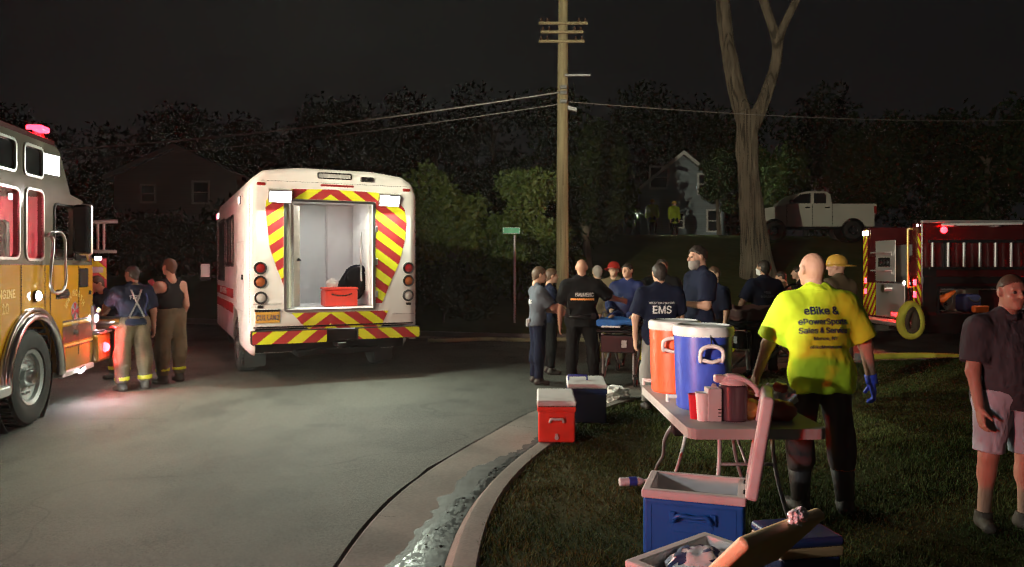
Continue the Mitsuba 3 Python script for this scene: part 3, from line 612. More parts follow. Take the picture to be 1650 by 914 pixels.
            d = smin(d, rc(Qa, (0, .087, -.048), (.020, .078, -.050), .0075, .005), .005); d = smin(d, rc(Qa, (0, .085, -.061), (.017, .078, -.059), .008, .005), .005)
            d = smin(d, ell(Q, (0, .070, -.092), (.026, .020, .018)), .02)
            if ears: d = smin(d, ell(Qa, (.080, -.012, .002), (.011, .022, .034)), .008)
            return d
        s.face = face; ms.append(surf(face, s.hd - .16, s.hd + .16, 0.006 if detail else min(0.011, s.h * .8)))
        for k, sg in (('R', 1), ('L', -1)):
            if k in gloves: continue
            ms.append(s.hand(k, sg))
        part(s.k, 'body', ms, skin, True, s.F)
        if detail:
            for sg in (-1, 1):
                e = trimesh.creation.icosphere(subdivisions=2, radius=0.0105); e.apply_translation(s.hd + s.HR @ np.array([sg * .031, .082, .009])); part(s.k, 'eye', e, 'eyewhite', True, s.F)
        return s
    hands = None
    def hand(s, k, sg, grow=0.0):
        o = (s.hands or {}).get(k, {}); w = o.get('palm', (-sg, 0.1, 0)); th = o.get('thumb', (0, 1, 0.2)); return hand_mesh(s.wr[k] - s.fd[k] * 0.01, o.get('dir', s.fd[k]), w, th, o.get('curl', 0.6), grow, 0.006 if s.h < .015 else 0.009)
    def shirt(s, m, sleeve=0.62, hem=-0.10, g=0.020, sg=None, name='shirt', smooth=True, collar=None, k=.035):
        sv = sleeve if isinstance(sleeve, dict) else {'R': sleeve, 'L': sleeve}
        def f(P):
            Q = (P - s.pel) @ s.R; d = smin(s.torso(P, g), rc(P, s.pel + s.R @ np.array([-.07, -.015, hem]), s.pel + s.R @ np.array([.07, -.015, hem]), .10 + g, .10 + g), .05)
            for q in 'RL':
                if sv[q]: d = smin(d, s.arm(P, q, (g + 0.006 if sg is None else sg), sv[q]), k)
            return np.maximum(d + s.fold(P), hem - Q[:, 2] + 0.006 * np.sin(Q[:, 0] * 40))
        s.shirt_f = f; part(s.k, name, surf(f, s.lo, s.hi, s.h), m, smooth, s.F)
        if collar:
            r = lathe([(.062, -.008), (.075, -.012), (.082, .0), (.066, .032), (.060, .030), (.062, -.008)], 24); A = np.eye(4); A[:3, :3] = s.R @ rotx(math.radians(-16)); A[:3, 3] = s.tp((0, -.006, .515)); r.apply_transform(A); part(s.k, 'collar', r, collar, True, s.F)
        return s
    def tank(s, m):
        def f(P):
            Q = (P - s.pel) @ s.R; d = s.torso(P, .014); ax = np.abs(Q[:, 0]); hole = np.hypot(ax - .185, (Q[:, 2] - .40)) - .088; neck = np.hypot(Q[:, 0], Q[:, 2] - .53) - .085
            return np.maximum(np.maximum(np.maximum(d + s.fold(P, .006), -hole), -neck), -.05 - Q[:, 2])
        s.shirt_f = f; part(s.k, 'tank_top', surf(f, s.lo, s.hi, s.h), m, True, s.F); return s
    def trousers(s, m, cut=1.93, waist=0.05, g=0.018, gl=0.022, name='trousers'):
        def f(P):
            Q = (P - s.pel) @ s.R; d = np.maximum(s.torso(P, g * .8), Q[:, 2] - waist)
            for k in 'RL': d = smin(d, s.leg(P, k, g, cut, gl), .03)
            return d + s.fold(P, .010 if gl < .03 else .018)
        part(s.k, name, surf(f, s.lo, s.hi, s.h), m, True, s.F); return s
    def band(s, m, lo, hi, gl=0.036, name='reflective_band'):
        for k in 'RL':
            a, b = s.kn[k], s.an[k]; n = unit(b - a); L = np.linalg.norm(b - a)
            def f(P): t = (P - a) @ n / L; return np.maximum(s.leg(P, k, 0, None, gl), np.maximum(lo - t, t - hi) * L)
            part(s.k, name, surf(f, np.minimum(a, b) - .16, np.maximum(a, b) + .16, min(s.h, .012)), m, True, s.F)
        return s
    def shoes(s, m, name='shoe', high=0.0, g=0.0):
        for k in 'RL':
            a, t = s.an[k], s.toe[k]; up = np.array([0, 0, 1.0]) if abs(t[2]) < .6 else unit(np.cross(np.cross(t, [0, 0, 1.0]), t)); t = unit(t)
            def f(P):
                d = smin(rc(P, a - up * .045 - t * .035, a - up * .052 + t * .13, .042 + g, .036 + g), rc(P, a + up * (.01 + high), a - up * .04, .050 + g, .045 + g), .03)
                return np.maximum(np.maximum(d, -.083 - (P - a) @ up), (P - a) @ up - (.03 + high))
            part(s.k, name, surf(f, a - .26 - high, a + .26 + high, min(s.h, .012)), m, True, s.F)
        return s
    def hair(s, m, g=0.012, tilt=0.62, c=-0.002, name='hair', rough=0.006, bald=0.0, long=0.0):
        n = unit((0, -tilt, 1 - tilt * .4))
        def f(P):
            Q = (P - s.hd) @ s.HR; d = ell(Q, (0, -.014, .024), (.076 + g, .096 + g, .098 + g)); d = smin(d, rc(Q, (0, -.035, -.03), (0, -.05, -.075 - long), .058 + g * .7, .050 + g * .5), .03)
            d = d + rough * 2 * (meshkit.fbm(Q * [60, 60, 30], 2, 6) - .5); d = np.maximum(d, c - Q @ n + .022 * (meshkit.fbm(Q * [55, 55, 35], 2, 9) - .5)); d = np.maximum(d, -.085 - long - Q[:, 2])
            d = np.maximum(d, -(ell(np.c_[np.abs(Q[:, 0]), Q[:, 1:]], (.085, -.005, -.005), (.03, .028, .04))))
            if bald: d = np.maximum(d, Q[:, 2] - bald)
            return d
        part(s.k, name, surf(f, s.hd - .18 - long, s.hd + .18, min(s.h * .7, .010)), m, True, s.F); return s
    def beard(s, m, g=0.012):
        def f(P):
            Q = (P - s.hd) @ s.HR; d = smin(ell(Q, (0, .030, -.056), (.057 + g, .064 + g, .066 + g)), ell(Q, (0, .07, -.10), (.03 + g, .025 + g, .03 + g)), .02)
            return np.maximum(np.maximum(d + .008 * (meshkit.fbm(Q * 50, 2, 3) - .5), Q[:, 2] + .030 - .35 * np.maximum(0, .05 - Q[:, 1])), .0 - Q[:, 1])
        part(s.k, 'beard', surf(f, s.hd - .18, s.hd + .18, .008), m, True, s.F); return s
    def helmet(s, m, brim=0.05):
        A = np.eye(4); A[:3, :3] = s.HR; A[:3, 3] = s.hd + s.HR @ np.array([0, -.01, .035])
        dome = lathe([(.001, .125), (.05, .117), (.085, .092), (.105, .05), (.112, .0), (.100, .0), (.001, .1)], 28); dome.vertices[:, 1] *= 1.16
        hm = dome.copy(); hm.apply_transform(A); k = part(s.k, 'helmet', hm, m, 30, s.F)
        br = lathe([(.108, .0), (.118 + brim, -.018), (.118 + brim, -.026), (.106, -.01), (.108, 0)], 28); v = br.vertices; v[:, 1] *= 1.16; v[:, 1] += np.where(v[:, 1] < -.1, (v[:, 1] + .1) * .8, 0); br.apply_transform(A); part(k, 'brim', br, m, 30, s.F)
        rg = [tube([np.array([sx, -.118 + .0118 * i, -.0 + .122 * math.sin(PI * i / 20.) ** .8]) for i in range(21)], .006, 5) for sx in (-.03, 0, .03)]
        for r_ in rg: r_.apply_transform(A)
        part(k, 'ridges', rg, m, True, s.F); return s
    def glove(s, k, m):
        sg = 1 if k == 'R' else -1; c = tube([s.wr[k] - s.fd[k] * .05, s.wr[k] + s.fd[k] * .012], [.042, .038], 14); part(s.k, 'glove', [s.hand(k, sg, .003), c], m, True, s.F); return s
    def print(s, lines, m, name='lettering', side=-1):
        """lines: (text, height, x, z, stretch) in torso coordinates; side -1: on the back, +1: on the chest"""
        for t, h, x0, z0, sx in lines:
            q = meshkit.text_mesh(t, h, 0.002, h > .03); q.apply_translation([-(q.bounds[0][0] + q.bounds[1][0]) / 2, 0, 0]); q.vertices[:, 0] *= sx
            v, f = trimesh.remesh.subdivide_to_size(q.vertices, q.faces, 0.02); X, Z, dp = v[:, 0] * -side + x0, v[:, 1] + z0, v[:, 2]; Y = np.full(len(v), .34 * side)
            if side > 0: X = -v[:, 0] + x0
            else: X = v[:, 0] + x0
            for _ in range(28):
                P = s.pel + np.c_[X, Y, Z] @ s.R.T; d = s.shirt_f(P); Y = Y - side * np.clip(d - .0005, -.02, .05) * .8
            Y += side * (.0015 + max(0, s.h - .012) * .9 + dp * 1.0); P = s.pel + np.c_[X, Y, Z] @ s.R.T; mm = trimesh.Trimesh(P, f, process=False); part(s.k, name, mm, m, False, s.F)
        return s
def vec(yaw, *v): return v
# ---------------------------------------------------------------- lamps
def lamp_box(parent, F, w, h, dep, I, col, name='floodlight', weight=1.0, frame='black'):
    """a rectangular lamp facing local -y, the lens emits; I = radiant intensity along its axis"""
    k = part(parent, name, bx(-w / 2 - .015, w / 2 + .015, .004, dep, -h / 2 - .015, h / 2 + .015, .008), frame, False, F)
    q = sheet((-w / 2, 0, -h / 2), (w / 2, 0, -h / 2), (w / 2, 0, h / 2), (-w / 2, 0, h / 2))
    part(k, 'lens', q, 'lens', False, F, emit=col * I / (w * h), weight=weight); return k
def lamp_dome(parent, F, r, I, col, name='lamp', weight=1.0, base='black', flat=0.6):
    """a small round lamp facing local -y"""
    d = trimesh.creation.icosphere(subdivisions=2, radius=r); d.vertices[:, 1] *= flat; d = d.slice_plane([0, .002, 0], [0, -1, 0])
    b = lathe([(.001, .0), (r * 1.2, .0), (r * 1.2, .02), (.001, .02)], 20, fr(rx=-90)); k = part(parent, name, b, base, False, F)
    part(k, 'lens', d, 'lens', True, F, emit=col * I / (PI * r * r), weight=weight); return k

# ---------------------------------------------------------------- the white medical bus seen from behind
bus = thing('medical_bus', 'white medical bus with red and yellow chevrons and its rear doorway open', 'bus')
BW, BL = 1.275, 7.4
FB = fr(-3.77 + .9 * 1.25, 10.7 + .43 * 1.25, 0, 25.5)
hullp = []
sp = trimesh.creation.icosphere(subdivisions=2, radius=.13).vertices
for y in (.13, 5.9):
    for sx in (-1, 1):
        for (x, z) in ((BW - .13, .42 + .13), (BW - .13, 2.80), (BW - .17, 2.93), (BW - .28, 3.01), (.55, 3.065)): hullp.append(sp + [sx * x, y, z])
outer = hull(np.vstack(hullp))
inner = bx(-BW + .06, BW - .06, 1.75, 5.7, .95, 2.9)
cabin = bx(-.60, .78, .06, 1.76, 1.09, 2.78)
DX0, DX1, DZ0, DZ1 = -.735, .555, 1.09, 2.68
cuts = [inner, cabin, bx(DX0, DX1, -.2, .2, DZ0, DZ1), bx(-1.17, 1.17, -.5, .42, .2, .82), bx(1.0, 1.5, -.5, .6, .2, .58)]
wc = lambda y, r: cyl((-1.6, y, .47), (-.85, y, .47), r, 40)
wcr = lambda y, r: cyl((.85, y, .47), (1.6, y, .47), r, 40)
cuts += [wc(1.75, .56), wcr(1.75, .56)]
SW = [(2.15, 2.55), (2.72, 3.12), (3.3, 3.7)]                            # three narrow side windows, then the long dark glazing
for y0, y1 in SW: cuts.append(bx(-1.5, -1.1, y0, y1, 1.75, 2.58))
cuts.append(bx(-1.5, -1.1, 4.0, 5.55, 1.48, 2.62))
for y0, y1 in ((2.2, 3.3), (3.5, 4.6), (4.8, 5.6)): cuts.append(bx(1.1, 1.5, y0, y1, 1.6, 2.55))
part(bus, 'body', sub(outer, cuts), 'buswhite', 22, FB)
for y0, y1 in SW:
    w = part(bus, 'window', prism(ring(rrect(y0, y1, 1.75, 2.58, .05), .03), .02, 'x', -BW - .012), 'black', False, FB); part(w, 'pane', sheet((-BW + .01, y0, 1.75), (-BW + .01, y1, 1.75), (-BW + .01, y1, 2.58), (-BW + .01, y0, 2.58)), 'darkglass', False, FB)
w = part(bus, 'window', prism(ring(rrect(4.0, 5.55, 1.48, 2.62, .05), .035), .02, 'x', -BW - .012), 'black', False, FB)
for a, b in ((4.0, 4.5), (4.53, 5.02), (5.05, 5.55)): part(w, 'pane', bx(-BW + .005, -BW + .012, a, b, 1.48, 2.62), 'darkglass', False, FB)
# rear doorway: frame, door leaf folded in, partition, floor, ceiling light
part(bus, 'door_frame', prism(ring(sbox(DX0, DZ0, DX1, DZ1), .035), .03, 'y', -.022), 'steel', False, FB)
dl = part(bus, 'door_leaf', bx(DX0 + .012, DX0 + .05, .09, .72, DZ0 + .02, DZ1 - .02), 'beige', False, fr() @ FB @ fr(DX0, .09, 0, -24) @ fr(-DX0, -.09, 0))
part(dl, 'handle', tube([(DX0 + .05, .55, 1.82), (DX0 + .1, .55, 1.82), (DX0 + .1, .43, 1.84)], .013), 'black', True, FB @ fr(DX0, .09, 0, -24) @ fr(-DX0, -.09, 0))
part(bus, 'partition', [bx(-.60, .16, 1.60, 1.64, 1.10, 2.77), bx(.185, .78, 1.56, 1.62, 1.10, 2.77)], 'panelwhite', False, FB)
part(bus, 'cabinet', bx(.60, .775, .45, 1.5, 1.10, 2.77, .01), 'panelwhite', False, FB)
part(bus, 'seam_post', bx(.158, .188, 1.545, 1.6, 1.10, 2.77), 'alu', False, FB)
part(bus, 'floor', bx(-.60, .78, .07, 1.6, 1.075, 1.10), 'panelwhite', False, FB)
k = part(bus, 'ceiling_light', bx(-.30, .1, .5, .8, 2.745, 2.775), 'alu', False, FB)
part(k, 'lens', sheet((-.28, .52, 2.742), (-.28, .78, 2.742), (.08, .78, 2.742), (.08, .52, 2.742)), 'lens', False, FB, emit=np.array([1, .98, .95]) * 26.0, weight=1.2)
# chevrons: a red sheet with yellow stripes, both cut to the arch round the doorway
CX0 = -.09
arch = Polygon([(-1.03, 2.56), (-1.0, 2.30), (-.97, 2.0), (-.88, 1.72), (-.775, 1.45), (-.775, 2.72), (.595, 2.72), (.595, 1.16), (.70, 1.16), (.82, 1.45), (.98, 1.80), (1.06, 2.12), (1.09, 2.40), (1.06, 2.62), (.93, 2.78), (.6, 2.865), (-.1, 2.88), (-.66, 2.865), (-.93, 2.79), (-1.02, 2.68)]).buffer(.0)
low = Polygon([(-.66, 1.04), (.70, 1.04), (.80, 1.04), (.68, .80), (-.42, .80), (-.52, .88)])
def chevrons(poly, nm, y=-.004, pitch=.30, F=FB, cx=CX0, slope=.72, ph=0.06):
    k = part(bus, nm, prism(poly, .0025, 'y', y), 'reflred', False, F); b = poly.bounds
    for sg in (-1, 1):
        half = sbox(min(cx, cx + sg * 4), -1, max(cx, cx + sg * 4), 5)
        for i in range(-3, 30):
            z0 = b[1] - 1 + i * pitch * 1.0 + ph; st = Polygon([(cx, z0), (cx + sg * 3, z0 - 3 * slope), (cx + sg * 3, z0 - 3 * slope + pitch / 2), (cx, z0 + pitch / 2)])
            for g in getattr(poly.intersection(half).intersection(st), 'geoms', [poly.intersection(half).intersection(st)]):
                if g.area > 1e-3: part(k, 'stripe', prism(g, .002, 'y', y - .0022), 'reflyel', False, F)
chevrons(arch, 'chevron_arch', ph=.10); chevrons(low, 'chevron_apron', ph=.02)
# bumper with chevrons, step, hitch
bl, br = rrect(-1.24, -.17, .60, .80, .02), rrect(.28, 1.26, .62, .80, .02)
part(bus, 'bumper', [prism(bl, .16, 'y', -.16), prism(br, .16, 'y', -.16), bx(-.16, .27, -.1, .1, .60, .80, .01)], 'black', False, FB)
chevrons(rrect(-1.23, -.18, .61, .79, .02), 'bumper_chevron', -.165, .34, FB, CX0, .8, .0); chevrons(rrect(.29, 1.25, .63, .79, .02), 'bumper_chevron', -.165, .34, FB, CX0, .8, .0)
part(bus, 'trim_strip', bx(-1.2, 1.2, -.012, .0, .828, .85), 'black', False, FB)
part(bus, 'hitch', [bx(-.02, .12, -.14, .2, .52, .59, .01), bx(-.6, .7, .1, .2, .40, .48), cyl((-.55, -.05, .42), (-.55, .5, .42), .035, 12)], 'black', False, FB)
part(bus, 'undertray', bx(-1.165, 1.165, .405, .418, .43, .818), 'black', False, FB)
part(bus, 'axle', [cyl((-1.0, 1.75, .47), (1.0, 1.75, .47), .07), lathe([(.001, -.2), (.12, -.16), (.2, 0), (.12, .16), (.001, .2)], 20, fr(0, 1.75, .47)), bx(-.95, .95, 1.45, 2.05, .84, .9)], 'black', False, FB)
# round tail lamps
for xs in (-1.10, 1.125):
    for z, m in ((1.70, 'redlens'), (1.50, 'amberlens'), (1.27, 'clearlens')):
        k = part(bus, 'tail_lamp', lathe([(.066, -.004), (.09, -.004), (.092, .008), (.084, .02), (.066, .012), (.066, -.004)], 28, fr(xs + (.006 if z < 1.4 else 0) * np.sign(-xs), 0, z, rx=90)), 'black', 30, FB)
        part(k, 'lens', lathe([(.001, .018), (.04, .015), (.067, .006), (.067, -.004), (.001, -.004)], 24, fr(xs + (.006 if z < 1.4 else 0) * np.sign(-xs), 0, z, rx=90)), m, 30, FB)
    part(bus, 'socket', bx(xs - .04, xs + .04, -.012, .0, 1.12, 1.16, .004), 'black', False, FB)
# number plate
pk = part(bus, 'number_plate', bx(-1.17, -.83, -.016, -.003, .905, 1.065, .004), 'plate', False, FB)
part(pk, 'bracket', bx(-1.18, -.82, -.02, -.002, 1.068, 1.10, .004), 'black', False, FB)
part(pk, 'lettering', text('CU1 LAN2', .075, FB @ fr(-1.0, -.0165, .945) @ UPR, .002, True, .62), 'navyink')
# top details: marker lamps, vent grille, camera, brake light bar
part(bus, 'marker_lamp', rbox(-1.15, -1.03, -.015, .02, 2.90, 2.945, .015, 1), 'redlens', True, FB); part(bus, 'marker_lamp', rbox(1.03, 1.15, -.015, .02, 2.90, 2.945, .015, 1), 'redlens', True, FB)
vg = part(bus, 'vent_grille', prism(ring(rrect(-.27, .21, 3.055, 3.115, .01), .018), .03, 'y', -.012), 'black', False, FB)
for i in range(3): part(vg, 'louvre', bx(-.26 + i * .16, -.13 + i * .16, -.004, .0, 3.062, 3.108), 'alu', False, FB)
cm = part(bus, 'camera', bx(.36, .56, -.05, .02, 3.02, 3.09, .012), 'black', False, FB); part(cm, 'eye', lathe([(.001, .02), (.02, .015), (.024, 0), (.001, 0)], 16, fr(.46, -.052, 3.05, rx=90)), 'darkglass', 30, FB)
part(bus, 'brake_light_bar', bx(-.24, .26, -.012, .01, 2.925, 2.955, .005), 'redlens', False, FB)
for x0, x1, z0, z1 in ((-1.245, -1.241, .9, 2.85), (1.241, 1.245, .9, 2.85), (-1.2, -.80, 1.175, 1.179), (.86, 1.22, .985, .989), (-1.1, 1.1, 2.972, 2.976)): part(bus, 'panel_seam', bx(x0, x1, -.0035, .0, z0, z1), 'black', False, FB)
for z in (1.25, 1.75, 2.25): part(bus, 'hinge', bx(DX1 + .03, DX1 + .075, -.026, -.003, z, z + .10, .006), 'steel', False, FB)
part(bus, 'latch_plate', bx(DX1 + .005, DX1 + .03, -.03, -.022, 1.72, 1.92), 'steel', False, FB)
rv = []
for z in np.arange(.95, 2.85, .19):
    for x in (-1.215, 1.215): rv.append(lathe([(.001, .004), (.006, .003), (.008, 0), (.001, 0)], 8, fr(x, -.001, z, rx=90)))
part(bus, 'rivets', rv, 'steel', False, FB, kind='stuff')
part(bus, 'grab_bar', tube(curve([(.45, .30, 1.5), (.44, .27, 1.55), (.44, .27, 2.2), (.45, .30, 2.25)], 20), .014, 8), 'steel', True, FB)
# the two rear floodlights
for xs in (-.83, .80): lamp_box(bus, FB @ fr(xs, -.085, 2.735, rx=24), .30, .165, .08, 50.0, WHITE, 'floodlight', 6.0, 'steel')
# left side: red stripes, hatch, lamps
for z0, z1 in ((1.18, 1.34), (.93, 1.09)):
    part(bus, 'side_stripe', bx(-BW - .004, -BW - .0015, 2.2, 5.9, z0, z1), 'reflred', False, FB)
part(bus, 'side_lettering', text('MEDICAL RESPONSE', .11, FB @ fr(-BW - .004, 4.3, 1.215, -90) @ UPR, .002, True), 'buswhite')
part(bus, 'side_hatch', prism(ring(rrect(.5, 1.55, 1.05, 2.1, .04), .012), .006, 'x', -BW - .006), 'alu', False, FB); part(bus, 'hatch_latch', bx(-BW - .02, -BW, .62, .70, 1.52, 1.60, .006), 'black', False, FB)
SIDE = lambda y, z: FB @ fr(-BW - .02, y, z, -90)
lamp_box(bus, SIDE(1.05, 2.76), .16, .09, .03, 6.0, np.array([1, .85, .8]), 'side_lamp', .6)
lamp_box(bus, SIDE(5.35, 2.78), .2, .1, .03, 8.0, np.array([1, .8, .5]), 'side_lamp', .5)
lamp_box(bus, SIDE(5.7, 2.78), .2, .1, .03, 26.0, RED, 'side_lamp', .8)
part(bus, 'roof_pod', rbox(.75, 1.15, .2, .7, 2.98, 3.12, .04, 1), 'buswhite', 30, FB)
# wheels, front cab
for y in (1.75,):
    wheel(bus, FB @ fr(-BW + .02, y, .47, 180), .47, .30, .26); wheel(bus, FB @ fr(BW - .02, y, .47), .47, .30, .26)
part(bus, 'cab', sub(rbox(-1.08, 1.08, 5.85, 8.0, .55, 1.55, .15, 2, [(x, 6.1, 2.2) for x in (-.9, .9)]), [wc(6.75, .52), wcr(6.75, .52)]), 'buswhite', 30, FB)
wheel(bus, FB @ fr(-1.0, 6.75, .44, 180) @ fr(0, 0, 0, ry=0), .44, .28, .24, rim='chrome'); wheel(bus, FB @ fr(1.0, 6.75, .44), .44, .28, .24, rim='chrome')
mr = part(bus, 'mirror', rbox(-1.62, -1.40, 6.0, 6.10, 1.42, 1.80, .03, 1), 'black', 30, FB); part(mr, 'glass', bx(-1.60, -1.42, 5.992, 6.0, 1.50, 1.78), 'chrome', False, FB); part(mr, 'arm', [tube([(-1.05, 6.05, 1.7), (-1.42, 6.05, 1.7)], .018), tube([(-1.05, 6.05, 1.5), (-1.42, 6.05, 1.5)], .018)], 'black', True, FB)
for x0 in (-1.2, .88): part(bus, 'mud_flap', bx(x0, x0 + .32, 1.12, 1.135, .14, .5), 'rubber', False, FB)
# in the doorway: a red bag-cooler with white tissue, and a dark bag
c = thing('red_crate', 'red soft cooler with white tissue on top in the open doorway of the bus', 'cooler')
part(c, 'box', rbox(-.12, .40, .30, .62, 1.10, 1.36, .03, 1), 'redplast', 30, FB); part(c, 'lid', rbox(-.125, .405, .295, .625, 1.362, 1.40, .015, 1), 'redplast', 30, FB)
part(c, 'handle', tube(curve([(-.02, .29, 1.30), (.14, .27, 1.27), (.30, .29, 1.30)], 9), .01, 6), 'black', True, FB)
def crumple(r, seed, sc=(1, 1, 1), amp=.5, sub_=3):
    m = trimesh.creation.icosphere(subdivisions=sub_, radius=1.0); o = meshkit.fbm(m.vertices * 2.6 + seed, 3, seed) - .5; m.vertices *= (1 + amp * 2 * o)[:, None]; m.vertices *= np.array(sc) * r; return m
solo('tissue', crumple(.085, 3, (1, 1, .9), .55).apply_transform(FB @ fr(.02, .42, 1.46)), 'foam', 'crumpled white tissue lying on the red cooler in the bus doorway', 'tissue')
b = thing('dark_bag', 'black duffel bag leaning in the right side of the bus doorway', 'bag'); part(b, 'body', crumple(.30, 5, (.75, .8, 1.05), .14).apply_transform(fr(.45, .82, 1.43, ry=28)), 'blacktex', True, FB)
part(b, 'strap', tube(curve([(.28, .66, 1.52), (.36, .56, 1.72), (.50, .58, 1.74), (.58, .72, 1.6)], 12), .016, 6), 'navy', True, FB)

# ---------------------------------------------------------------- the yellow fire engine at the left
en = thing('fire_engine', 'yellow fire engine with grey upper cab parked at the left edge', 'fire engine')
FE = fr(px(50, 8.1) + .02, 8.1, 0, 10.6)
XW = -2.45
arc = Point(0, .52).buffer(.66, quad_segs=12)
lowp = Polygon([(-1.62, .52), (1.70, .46), (1.76, .60), (1.76, 1.66), (1.74, 1.74), (-1.62, 1.74)]).difference(arc).difference(sbox(-.66, 0, .66, .52))
part(en, 'cab_lower', prism(lowp, -XW, 'x', XW), 'engyellow', 20, FE)
up = Polygon([(-1.62, 1.742), (1.74, 1.742), (1.70, 1.95), (1.40, 2.56), (1.02, 2.60), (.72, 3.06), (.60, 3.12), (-1.62, 3.12)])
inn = Polygon([(-1.56, 1.60), (1.69, 1.60), (1.65, 1.95), (1.36, 2.50), (.98, 2.54), (.66, 3.04), (-1.56, 3.04)])
outu = prism(up, -XW, 'x', XW); innu = prism(inn, -XW - .10, 'x', XW + .05)
W1, W2, W3 = rrect(.56, 1.10, 1.83, 2.44, .06), rrect(-.16, .24, 1.81, 2.55, .07), rrect(-1.35, -.34, 1.82, 2.52, .07)
WU = [rrect(-1.30, -.42, 2.72, 3.02, .05), rrect(-.20, .22, 2.72, 3.02, .05)]
wins = [prism(w, 3.2, 'x', XW - .3) for w in (W1, W2, W3)] + [prism(w, .5, 'x', -.2) for w in WU] + [bx(XW + .15, -.15, 1.2, 2.2, 1.95, 2.47)]
part(en, 'cab_upper', sub(outu, [innu] + wins), 'enggrey', 20, FE)
part(en, 'cab_corner', prism(Polygon([(1.15, 1.80), (1.66, 1.80), (1.63, 1.96), (1.40, 2.44), (1.15, 2.44)]), .012, 'x', .0015), 'blackgloss', False, FE)
for w, nm in ((W1, 'door_window'), (W2, 'side_window'), (W3, 'crew_window'), *((q, 'roof_window') for q in WU)):
    k = part(en, nm, prism(ring(w, .028), .022, 'x', -.008), 'steel' if nm != 'door_window' else 'black', False, FE); b = w.bounds
    m = plane(w, 0); m.vertices = np.c_[np.full(len(m.vertices), -.02), m.vertices[:, 0], m.vertices[:, 1]]; part(k, 'pane', m, 'glass' if nm != 'roof_window' else 'darkglass', False, FE)
part(en, 'bulkhead', bx(XW + .06, -.09, .455, .475, 1.0, 2.52), 'cabint', False, FE)
part(en, 'cab_lining', [bx(XW + .052, XW + .056, -1.55, 1.2, 1.55, 2.54), bx(XW + .06, -.06, -1.555, -1.55, 1.0, 3.0), bx(XW + .06, -.06, -1.5, 1.3, 1.56, 1.58)], 'cabint', False, FE)
for y in (-1.1, -.25): part(en, 'seat_back', rbox(-.62, -.16, y, y + .14, 1.5, 2.22, .05, 1), 'black', 30, FE)
part(en, 'seat_back', rbox(-.62, -.16, .52, .66, 1.5, 2.10, .05, 1), 'black', 30, FE)
for y in (-.95, .35):
    k = part(en, 'dome_lamp', bx(-1.4, -1.0, y - .15, y + .15, 2.515 if y > 0 else 2.99, 2.535 if y > 0 else 3.02), 'alu', False, FE); z = 2.513 if y > 0 else 2.988
    part(k, 'lens', sheet((-1.38, y - .13, z), (-1.38, y + .13, z), (-1.02, y + .13, z), (-1.02, y - .13, z)), 'lens', False, FE, emit=np.array([1, .06, .12]) * 260, weight=.8)
def seamx(pts, r=.006): return tube([(0.001, y, z) for y, z in pts], r, 6)
part(en, 'door_seam', [seamx([(.44, .62), (.44, 1.735)]), seamx([(1.28, .62), (1.28, 1.735)]), seamx([(.30, 1.0), (.30, 1.735)]), seamx([(-.28, 1.2), (-.28, 1.735)])], 'engdark', False, FE)
for y0, y1 in ((-1.62, -.79), (.79, 1.755)):
    part(en, 'stripe', bx(0, .004, y0, y1, .80, 1.00), 'engdark', False, FE); part(en, 'gold_line', [bx(0, .005, y0, y1, 1.02, 1.045), bx(0, .005, y0, y1, .755, .78)], 'gold', False, FE)
    part(en, 'dark_line', [bx(0, .004, y0, y1, 1.052, 1.07), bx(0, .004, y0, y1, .735, .75)], 'engdark', False, FE)
# wheel arch trim
an = np.linspace(-6, 186, 40); part(en, 'arch_trim', trimesh.util.concatenate([tube([(.035, .66 * math.cos(math.radians(a)), .52 + .66 * math.sin(math.radians(a))) for a in an], .045, 10), tube([(.015, .735 * math.cos(math.radians(a)), .52 + .735 * math.sin(math.radians(a))) for a in an], .025, 8)]), 'chrome', True, FE)
wheel(en, FE @ fr(.0, 0, .52), .52, .36, .30, rim='galv', lugs=10)
part(en, 'wheel_well', lathe([(.66, -.6), (.67, -.6), (.67, -.06), (.66, -.06), (.66, -.6)], 36, fr(0, 0, .52, ry=90)), 'black', 30, FE)
part(en, 'running_board', [bx(-.3, .10, -1.62, -.72, .44, .535, .01), bx(-.05, -.02, -1.6, -.72, .20, .44)], 'alu', False, FE)
part(en, 'front_step', [bx(-.3, .03, .72, 1.72, .40, .47, .01)], 'alu', False, FE)
# handles, mirror
part(en, 'grab_handle', tube(curve([(.01, .30, 2.06), (.08, .28, 2.10), (.10, .40, 2.12), (.10, .57, 2.06), (.10, .60, 1.8), (.10, .57, 1.47), (.09, .42, 1.42), (.08, .29, 1.45), (.08, .27, 1.75), (.08, .28, 2.06)], 60), .018, 8), 'steel', True, FE)
part(en, 'door_handle', [rbox(.0, .035, .62, .92, 1.36, 1.43, .015, 1), bx(0, .01, .60, .95, 1.34, 1.45, .004)], 'black', 30, FE)
mk = part(en, 'mirror', rbox(.03, .20, 1.00, 1.14, 1.88, 2.48, .04, 2), 'mirrorblack', 30, FE)
part(mk, 'shell_edge', rbox(.05, .212, 1.10, 1.19, 1.86, 2.50, .035, 1), 'steel', 30, FE); part(mk, 'arm', [tube([(-.02, 1.4, 1.80), (.15, 1.2, 1.80), (.15, 1.14, 1.88)], .022), tube([(-.02, 1.25, 2.47), (.15, 1.14, 2.47)], .02)], 'chrome', True, FE)
part(en, 'vent_plate', bx(0, .012, 1.30, 1.58, 1.46, 1.70, .004), 'black', False, FE); part(en, 'keyhole', bx(0, .01, 1.62, 1.69, 1.36, 1.41, .003), 'black', False, FE)
